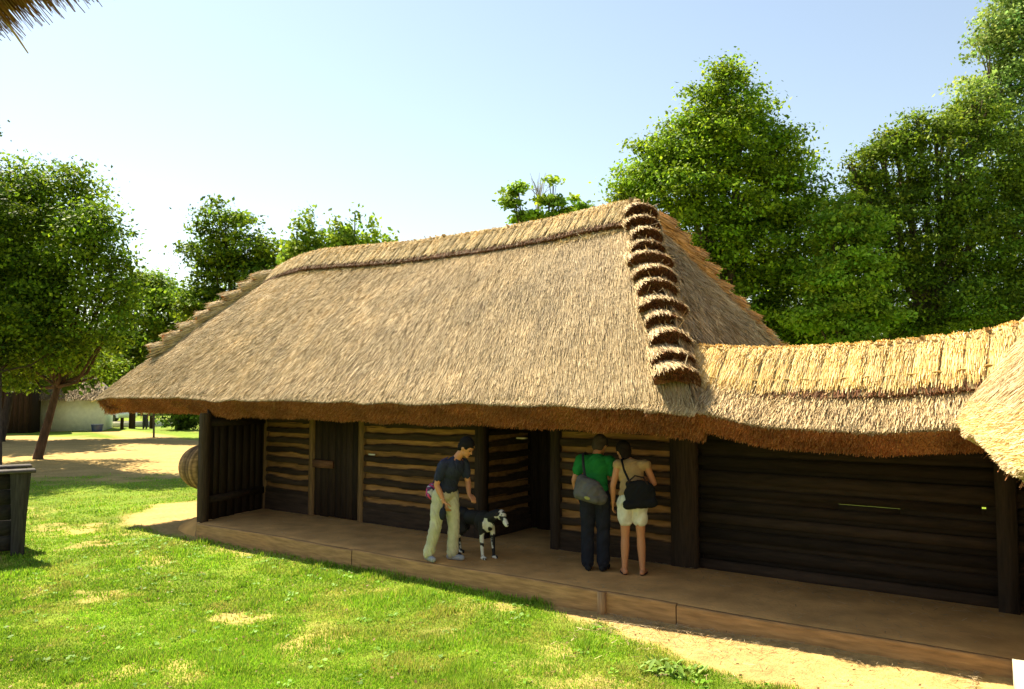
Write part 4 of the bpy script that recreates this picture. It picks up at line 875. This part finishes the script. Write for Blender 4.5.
# upright shoots behind the ridge
def sapling(px, py_top, d, label, w=7, pal=GREENS['light'] * .8, n=1500):
    h = 394 - py_top; cl = []; py = py_top
    while py < py_top + 60: cl.append((px + random.uniform(-1.5, 1.5), py + 4, 3 + w * min(1, (py - py_top) / 35), random.uniform(-.2, .2))); py += 8
    tree('sapling', label, G_(px, d), cl, n, .17, pal, d, trunk_r=.03, cl=.13, flat=1.3, loose=.05, group='upright shoots behind the barn ridge', limbs=False, fork=at(px, py_top + 8, d), up=.1)
sap = [(296, 222, 'leftmost upright green shoot above the left end of the ridge', 9), (311, 228, 'short green shoot second from left behind the ridge', 8), (322, 226, 'broad green shoot third from left behind the ridge', 9), (336, 206, 'tall thin shoot left of the twin tips behind the ridge', 7), (348, 214, 'bushy bright shoot in the middle behind the ridge', 9),
       (356, 208, 'tallest bright shoot right of the middle of the ridge clump', 9), (371, 228, 'low shoot at the right end of the shoot clump', 7), (388, 232, 'last lone shoot right of the clump behind the ridge', 5)]
sap = [(289, 236, 'small leftmost shoot beside the left ridge end', 7), (297, 221, 'broad shoot rising second from left behind the ridge', 9), (309, 212, 'thin leaning shoot third from left behind the ridge', 5), (322, 220, 'bright shoot left of the middle of the ridge clump', 8), (336, 208, 'tall bright shoot in the middle of the ridge clump', 9),
       (355, 205, 'tallest narrow dark shoot right of the clump middle', 6), (372, 227, 'small lone shoot right of the shoot clump', 6), (389, 229, 'last small shoot farthest right behind the left ridge', 6), (346, 226, 'low bushy shoot before the tallest narrow shoot', 10)]
for px, py, lab, w in sap: sapling(px, py, 30, lab, w)
tree('small_tree', 'small light green tree peeping over the middle of the barn ridge', G_(545, 34),
     [(518, 192, 10, 0), (516, 210, 14, 0), (553, 183, 7, 0), (550, 198, 11, 0), (548, 214, 16, 0), (575, 208, 11, 0), (530, 222, 16, 0), (568, 222, 14, 0)], 7000, .20, GREENS['light'] * .9, 34, trunk_r=.12, cl=.17)
bt = thing('bare_tree', 'thin leafless grey branches beside the small tree over the ridge', 'tree', G_(537, 36), 'trees behind the barn and yard')
mb = MB(); b0 = at(537, 230, 36); bb = np.array([b0[0], b0[1], 0])
mb.tube([bb, b0, at(538, 205, 36), at(541, 178, 36)], [.14, .08, .05, .012], (.30, .27, .25), n=6)
for q in range(16):
    s0 = at(random.uniform(536, 540), random.uniform(190, 222), 36); s1 = at(random.uniform(524, 552), random.uniform(170, 192), 36 + random.uniform(-.6, .6)); mb.tube([s0, (s0 + s1) / 2 + [0, 0, .1], s1], [.025, .016, .006], (.32, .29, .27), n=5)
mb.build('trunk', M_BARK, bt)
tree('big_tree', 'big broad leafy tree standing right behind the barn roof peak', G_(722, 26),
     [(725, 85, 20, 0), (705, 110, 24, 0), (742, 110, 26, 0), (690, 140, 30, 0), (735, 145, 36, -.6), (775, 140, 22, 0), (785, 165, 30, .3), (655, 165, 30, 0), (690, 185, 40, -.8), (745, 195, 44, -.6), (790, 205, 36, 0), (640, 190, 22, 0), (700, 235, 44, -.5), (760, 250, 48, -.4), (800, 260, 34, .4), (735, 300, 50, 0), (790, 315, 44, .4), (700, 290, 40, .5), (625, 190, 12, 0), (770, 345, 46, .3), (715, 330, 40, .6), (722, 68, 9, 0)],
     135000, .118, GREENS['mid'] * np.array([1.12, 1.08, 1.0]), 26, trunk_r=.3, cl=.25, up=.5)
tree('dense_tree', 'dense dark tree filling the right side behind the passage', G_(930, 25),
     [(905, 145, 22, 0), (880, 155, 16, 0), (935, 140, 26, 0), (965, 135, 28, .4), (900, 185, 34, 0), (950, 185, 40, -.4), (1000, 170, 40, 0), (870, 215, 32, .3), (915, 235, 42, -.4), (970, 240, 46, -.4), (1020, 235, 46, 0), (860, 175, 14, 0), (890, 290, 44, 0), (945, 300, 46, -.2), (1000, 300, 46, .2), (1040, 300, 40, .2), (850, 300, 36, .5), (830, 340, 30, .6), (920, 345, 40, .4), (1045, 190, 40, .4), (905, 128, 8, 0), (918, 120, 8, 0), (950, 122, 10, 0), (965, 112, 9, .3), (976, 102, 9, .3), (893, 138, 10, 0), (868, 150, 8, 0), (852, 165, 9, 0), (985, 112, 14, .5)],
     135000, .10, GREENS['mid'] * np.array([.82, .76, 1.1]), 25, trunk_r=.28, cl=.22, up=.4)
tree('bright_tree', 'lighter green young tree between the big tree and the dense tree', G_(846, 23.5),
     [(845, 205, 16, 0), (832, 228, 18, 0), (862, 225, 18, 0), (845, 250, 24, 0), (825, 275, 22, 0), (868, 270, 22, 0), (845, 305, 28, 0), (880, 315, 20, 0), (815, 315, 20, 0), (850, 340, 26, 0)], 34000, .12, GREENS['light'] * .95, 23.5, trunk_r=.12, cl=.2, up=.5)
tree('feathery_tree', 'tall pale feathery tree at the top right corner', G_(1015, 30),
     [(1010, 25, 26, 0), (985, 45, 20, 0), (1030, 60, 32, 0), (1000, 80, 26, 0), (970, 95, 18, 0), (985, 115, 22, 0), (1020, 120, 34, 0), (955, 125, 14, 0), (1040, 10, 30, 0), (1015, -15, 22, 0), (1050, 150, 40, 0)], 34000, .13, GREENS['pale'], 30, trunk_r=.12, cl=.26, up=.2)
# far belt of trees that closes the horizon
def belt():
    mb = MB()
    for (x0, y0, x1, y1, h, n) in ((-110, -40, -95, 40, 9, 26000), (-95, 40, -40, 85, 10, 26000), (-40, 60, 40, 60, 9, 12000), (-110, -40, -60, -90, 9, 5000), (30, 60, 70, 0, 9, 5000)):
        t = rng.random(n); hh = h * (.55 + .7 * fbm(t * 14, t * 0, int(x0 + 500), 3)); z = rng.random(n) ** .8 * hh
        cx = x0 + (x1 - x0) * t; cy = y0 + (y1 - y0) * t; wdt = 3.2 * np.sqrt(np.clip(1 - (z / hh) ** 2, .02, 1))
        P = np.stack([cx + rng.normal(0, 1, n) * wdt, cy + rng.normal(0, 1, n) * wdt, z], 1)
        tone = .55 + .9 * fbm(t * 60, z * .5, 9, 3)
        mb.leaves(P, rng.normal(size=(n, 3)) + [0, 0, .4], rng.uniform(.5, .95, n), GREENS['dark'][rng.integers(0, 4, n)] * tone[:, None] * 1.1)
    tag(mb.build('far_woods', M_LEAF), 'belt of distant woods closing the horizon behind the yard', 'woods', kind='stuff')
belt()

# ------------------------------------------------------------------ far left: cottage, shed, van, low wall
cot = thing('white_cottage', 'small whitewashed cottage with old thatch behind the leaning tree', 'cottage', onz(72, 431, 0))
a = onz(36, 431.5, 0); b = onz(103.5, 430.5, 0); cx = nrm(b - a); cy = np.array([-cx[1], cx[0], 0]); cy = cy if cy @ fw_ > 0 else -cy; Lc = np.linalg.norm(b - a)
Mc = np.eye(4); Mc[:3, 0] = cx; Mc[:3, 1] = cy; Mc[:3, 2] = [0, 0, 1]; Mc[:3, 3] = a
mb = MB(); mb.box((0, 0, -.1), (Lc, 4.6, 2.3), (.80, .80, .66), Mc); mb.build('wall', M_PLASTER, cot)
def tf(P): return np.asarray(P) @ Mc[:3, :3].T + Mc[:3, 3]
mb = MB(); O = .45; E_ = [(-O, -O, 2.15), (Lc + O, -O, 2.15), (Lc + O, 4.6 + O, 2.15), (-O, 4.6 + O, 2.15), (1.8, 2.3, 4.6), (Lc - 1.8, 2.3, 4.6)]
Vt = tf(E_); mb.add(Vt, [[0, 1, 5, 4], [2, 3, 4, 5], [0, 3, 2, 1]], [[1, 2, 5], [3, 0, 4]], C=(.20, .15, .10))
n = 9000; s = rng.random(n); v = rng.random(n); P = (Vt[0] * (1 - s)[:, None] + Vt[1] * s[:, None]) * (1 - v)[:, None] + (Vt[4] * (1 - s)[:, None] + Vt[5] * s[:, None]) * v[:, None]
dn = nrm(Vt[0] - Vt[4] + (Vt[1] - Vt[5])); nn = nrm(np.cross(cx, -dn)); nn = nn if nn[2] > 0 else -nn
mb.strands(P, nrm(dn + rng.normal(0, .15, (n, 3))), nn, rng.uniform(.3, .7, n), rng.uniform(.03, .06, n), rng.uniform(.02, .12, n), pick(TAN * .75, n, WT, .2)); mb.build('roof', M_STRAW, cot)
shed = thing('dark_shed', 'tall dark plank shed in deep shade at the left edge', 'shed', onz(10, 433, 0))
a = onz(-40, 434, 0); b = onz(31, 433, 0); cx2 = nrm(b - a); cy2 = np.array([-cx2[1], cx2[0], 0]); cy2 = cy2 if cy2 @ fw_ > 0 else -cy2; Ls = np.linalg.norm(b - a)
Ms = np.eye(4); Ms[:3, 0] = cx2; Ms[:3, 1] = cy2; Ms[:3, 2] = [0, 0, 1]; Ms[:3, 3] = a
mb = MB(); x = 0
while x < Ls: mb.box((x, random.uniform(-.02, .02), -.1), (min(x + .27, Ls), 4, 4.2), DARKW * random.uniform(.5, 1.1), Ms); x += .28
mb.build('wall', M_PLANK, shed)
mb = MB(); V8 = np.array([(-.5, -.6, 3.9), (Ls + .5, -.6, 3.9), (Ls + .5, 4.6, 3.9), (-.5, 4.6, 3.9), (-.5, 2, 6.6), (Ls + .5, 2, 6.6)]) @ Ms[:3, :3].T + Ms[:3, 3]
mb.add(V8, [[0, 1, 5, 4], [2, 3, 4, 5], [0, 3, 2, 1]], [[1, 2, 5], [3, 0, 4]], C=(.16, .11, .07)); mb.build('roof', M_STRAW, shed)
# blue bin
mb = MB(); q = onz(97, 431.6, 0); mb.tube([q + [0, 0, .0], q + [0, 0, .42]], [.30, .36], (.03, .05, .16), n=14); mb.tube([q + [0, 0, .42], q + [0, 0, .47]], [.385, .385], (.04, .06, .2), n=14)
tag(mb.build('blue_tub', M_PAINT), 'dark blue tub standing at the right corner of the white cottage', 'tub')
# van
d_v = 70.0; vb = at(116, 400, d_v); van = thing('parked_van', 'white van parked far off beyond the white cottage', 'van', (vb[0], vb[1], 0))
vx = nrm(RT * .62 - at(112, 394, 1) * 0 - nrm(ray(112, 394)) * .78); vx = np.array([vx[0], vx[1], 0]); vy = np.array([-vx[1], vx[0], 0]); Mv = np.eye(4); Mv[:3, 0] = vx; Mv[:3, 1] = vy; Mv[:3, 2] = [0, 0, 1]; Mv[:3, 3] = [vb[0], vb[1], 0]
def vprof(mb, prof, w, col):
    A_ = np.array([[x, -w, z] for x, z in prof]); B_ = np.array([[x, w, z] for x, z in prof]); P = np.stack([A_, B_], 1); P = np.concatenate([P, P[:1]], 0); P = P @ Mv[:3, :3].T + Mv[:3, 3]; mb.grid(P, col)
    n = len(prof)
    for R in (A_, B_): R = R @ Mv[:3, :3].T + Mv[:3, 3]; mb.add(np.vstack([R, R.mean(0)]), T=[[i, (i + 1) % n, n] for i in range(n)], C=col)
mb = MB(); vprof(mb, [(-2.2, .35), (2.1, .35), (2.2, .9), (1.5, 1.05), (.9, 1.75), (-1.9, 1.8), (-2.2, 1.1)], .85, (.8, .8, .8)); mb.build('body', M_PAINT, van)
mb = MB(); vprof(mb, [(-1.7, 1.15), (1.2, 1.12), (.82, 1.62), (-1.6, 1.66)], .86, (.08, .09, .12)); mb.build('window', M_GLASS, van)
for x in (-1.4, 1.4):
    for y in (-.8, .8):
        mb = MB(); c = np.array([x, y, .32]) @ Mv[:3, :3].T + Mv[:3, 3]; mb.tube([c - vy * .1, c + vy * .1], [.32, .32], (.02, .02, .02), n=16); mb.build('wheel', M_PAINT, van)
# low pale wall
mb = MB(); a = at(107, 394, 57); b = at(172, 394, 59); wx = nrm(b - a); Mq = np.eye(4); Mq[:3, 0] = wx; Mq[:3, 1] = [-wx[1], wx[0], 0]; Mq[:3, 2] = [0, 0, 1]; Mq[:3, 3] = [a[0], a[1], 0]
mb.box((0, 0, -.1), (np.linalg.norm(b - a), .25, .42), (.72, .68, .58), Mq, jit=.02); tag(mb.build('low_wall', M_PLASTER), 'low pale wall in the distance beyond the path', 'wall')
def farpost(px, d, h, r, lab):
    q = at(px, 394, d); mb = MB(); mb.tube([[q[0], q[1], -.1], [q[0], q[1], h]], [r, r * .9], DARKW, n=8); tag(mb.build('wooden_post', M_BARK), lab, 'post', 'posts in the distance under the left eave')
farpost(133, 55, 2.6, .22, 'thick dark post in the distance left of the far white figure')
farpost(123, 54, .8, .12, 'short dark post left of the thick far post')
farpost(152, 55, .9, .12, 'short dark post right of the far white figure')
farpost(147, 58, 2.6, .15, 'thin dark post standing behind the far white figure')
# far figure
q = at(146, 394, 54); ff = frame_at((q[0], q[1], 0), -fw_)
fp = [('ell', (0, 0, 1.58), (.10, .085, .12), (0, 0, 0)), ('cap', (0, 0, 1.40), (0, 0, 1.5), .055, .05), ('ell', (0, 0, 1.22), (.12, .18, .25), (0, 0, 0)), ('ell', (0, 0, .92), (.12, .16, .13), (0, 0, 0))]
for s in (1, -1): fp += [('cap', (0, .09 * s, .9), (0, .1 * s, .05), .08, .045), ('cap', (0, .18 * s, 1.38), (.02, .25 * s, 1.1), .05, .04), ('cap', (.02, .25 * s, 1.1), (.12, .24 * s, .86), .04, .025), ('cap', (0, .1 * s, .04), (.13, .1 * s, .03), .04, .03)] + hand_parts((.12, .24 * s, .86), (.3, 0, -1), (0, -s, 0), s)
fper = tag(blob('person', fp, M_SKIN, None, ff, SK, voxel=.012, smooth=2), 'tiny far figure in white top by the low pale wall', 'person')
blob('shirt', [('ell', (0, 0, 1.24), (.14, .20, .26), (0, 0, 0)), ('cap', (0, .18, 1.38), (.02, .23, 1.18), .065, .06), ('cap', (0, -.18, 1.38), (.02, -.23, 1.18), .065, .06)], M_CLOTH, fper, ff, (.8, .78, .72), voxel=.015, smooth=2)
blob('trousers', [('ell', (0, 0, .92), (.14, .18, .14), (0, 0, 0)), ('cap', (0, .09, .9), (0, .1, .1), .1, .07), ('cap', (0, -.09, .9), (0, -.1, .1), .1, .07)], M_CLOTH, fper, ff, (.06, .06, .08), voxel=.015, smooth=2)
blob('hair', [('ell', (-.02, 0, 1.61), (.105, .095, .11), (0, 0, 0))], M_CLOTH, fper, ff, (.04, .03, .02), voxel=.012, smooth=1)

# broad leaved weed on the lawn
wd = thing('broadleaf_plant', 'low broad leaved weed growing at the sandy edge of the lawn', 'plant', onz(670, 669, .02))
mb = MB(); q = onz(670, 671, .03)
for k in range(90):
    az = random.uniform(0, 2 * PI); l = random.uniform(.07, .17); el = random.uniform(.1, 1.0); d = np.array([math.cos(az) * math.cos(el), math.sin(az) * math.cos(el), math.sin(el)]); s = np.array([-math.sin(az), math.cos(az), 0]); nn = np.cross(d, s); o = q + np.array([random.uniform(-.26, .26), random.uniform(-.16, .16), 0]); w = l * .15
    mb.add([o, o + d * l * .4 + s * w, o + d * l * .75 + s * w * .8 - [0, 0, .01], o + d * l - [0, 0, .03], o + d * l * .75 - s * w * .8 - [0, 0, .01], o + d * l * .4 - s * w, o + d * l * .5 + nn * -.008], T=[[0, 1, 6], [1, 2, 6], [2, 3, 6], [3, 4, 6], [4, 5, 6], [5, 0, 6]], C=np.array([.24, .38, .06]) * random.uniform(.7, 1.3))
mb.build('leaves', M_GRASS, wd)

# scattered straw on the porch floor and the sand before it
mb = MB(); n = 2600; x = rng.uniform(-12, -.6, n); y = np.where(rng.random(n) < .6, 1.6 - rng.exponential(.25, n), rng.uniform(0, 1.6, n)); k_ = rng.random(n) < .35
y = np.where(k_, -.12 - rng.exponential(.35, n), np.clip(y, .03, 1.6)); x = np.where(k_, np.clip(-4.2 + rng.exponential(1.6, n), -5, -.7), x)
z = np.where(k_, zground(x, y) + .022, .262 + .012 * (fbm(x * 1.7, y * 1.7, 15, 4) - .5)); a_ = rng.uniform(0, 2 * PI, n)
mb.strands(np.stack([x, y, z], 1), np.stack([np.cos(a_), np.sin(a_), a_ * 0], 1), np.array([[0, 0, 1.0]]), rng.uniform(.03, .14, n), rng.uniform(.003, .007, n), .004, pick(np.vstack([TAN, TAN * .5]), n), roll=.2)
tag(mb.build('straw_litter', M_STRAW), 'loose bits of straw littering the porch floor and sand', 'straw litter', kind='stuff')
# ------------------------------------------------------------------ camera, light, sky
cd = bpy.data.cameras.new('camera'); cam = bpy.data.objects.new('camera', cd); COL.objects.link(cam)
cam.location = Vector(CAM); cam.rotation_euler = Vector(FW).to_track_quat('-Z', 'Y').to_euler(); cd.sensor_width = 36; cd.lens = FPX / 1024 * 36; cd.clip_end = 2000; cd.clip_start = .05
scene.camera = cam
EL = math.radians(52); AZ = math.radians(9)
sdir = Vector((-math.cos(AZ) * math.cos(EL), math.sin(AZ) * math.cos(EL), math.sin(EL)))
ld = bpy.data.lights.new('sun', 'SUN'); ld.energy = 5.0; ld.angle = math.radians(.5); ld.color = (1.0, .89, .68)
lo = bpy.data.objects.new('sun', ld); COL.objects.link(lo); lo.rotation_euler = sdir.to_track_quat('Z', 'Y').to_euler()
wd_ = bpy.data.worlds.new('World'); scene.world = wd_; wd_.use_nodes = True; nt = wd_.node_tree
sky = nt.nodes.new('ShaderNodeTexSky'); sky.sky_type = 'NISHITA'; sky.sun_disc = False; sky.sun_elevation = EL
sky.sun_rotation = math.atan2(sdir.x, sdir.y); sky.air_density = 1.5; sky.dust_density = .3; sky.ozone_density = 1.0; sky.altitude = 100
bgn = nt.nodes['Background']; bgn.inputs['Strength'].default_value = .058; hs = nt.nodes.new('ShaderNodeHueSaturation'); hs.inputs['Saturation'].default_value = .80; nt.links.new(sky.outputs['Color'], hs.inputs['Color']); nt.links.new(hs.outputs['Color'], bgn.inputs['Color'])
scene.view_settings.view_transform = 'Standard'; scene.view_settings.look = 'None'; scene.view_settings.exposure = 1.64; scene.view_settings.gamma = 1
scene.render.engine = 'CYCLES'; scene.cycles.max_bounces = 8; scene.cycles.diffuse_bounces = 5; scene.cycles.transmission_bounces = 4
scene.cycles.use_denoising = True; scene.cycles.use_adaptive_sampling = True; scene.cycles.adaptive_threshold = .015; scene.cycles.sample_clamp_indirect = 6
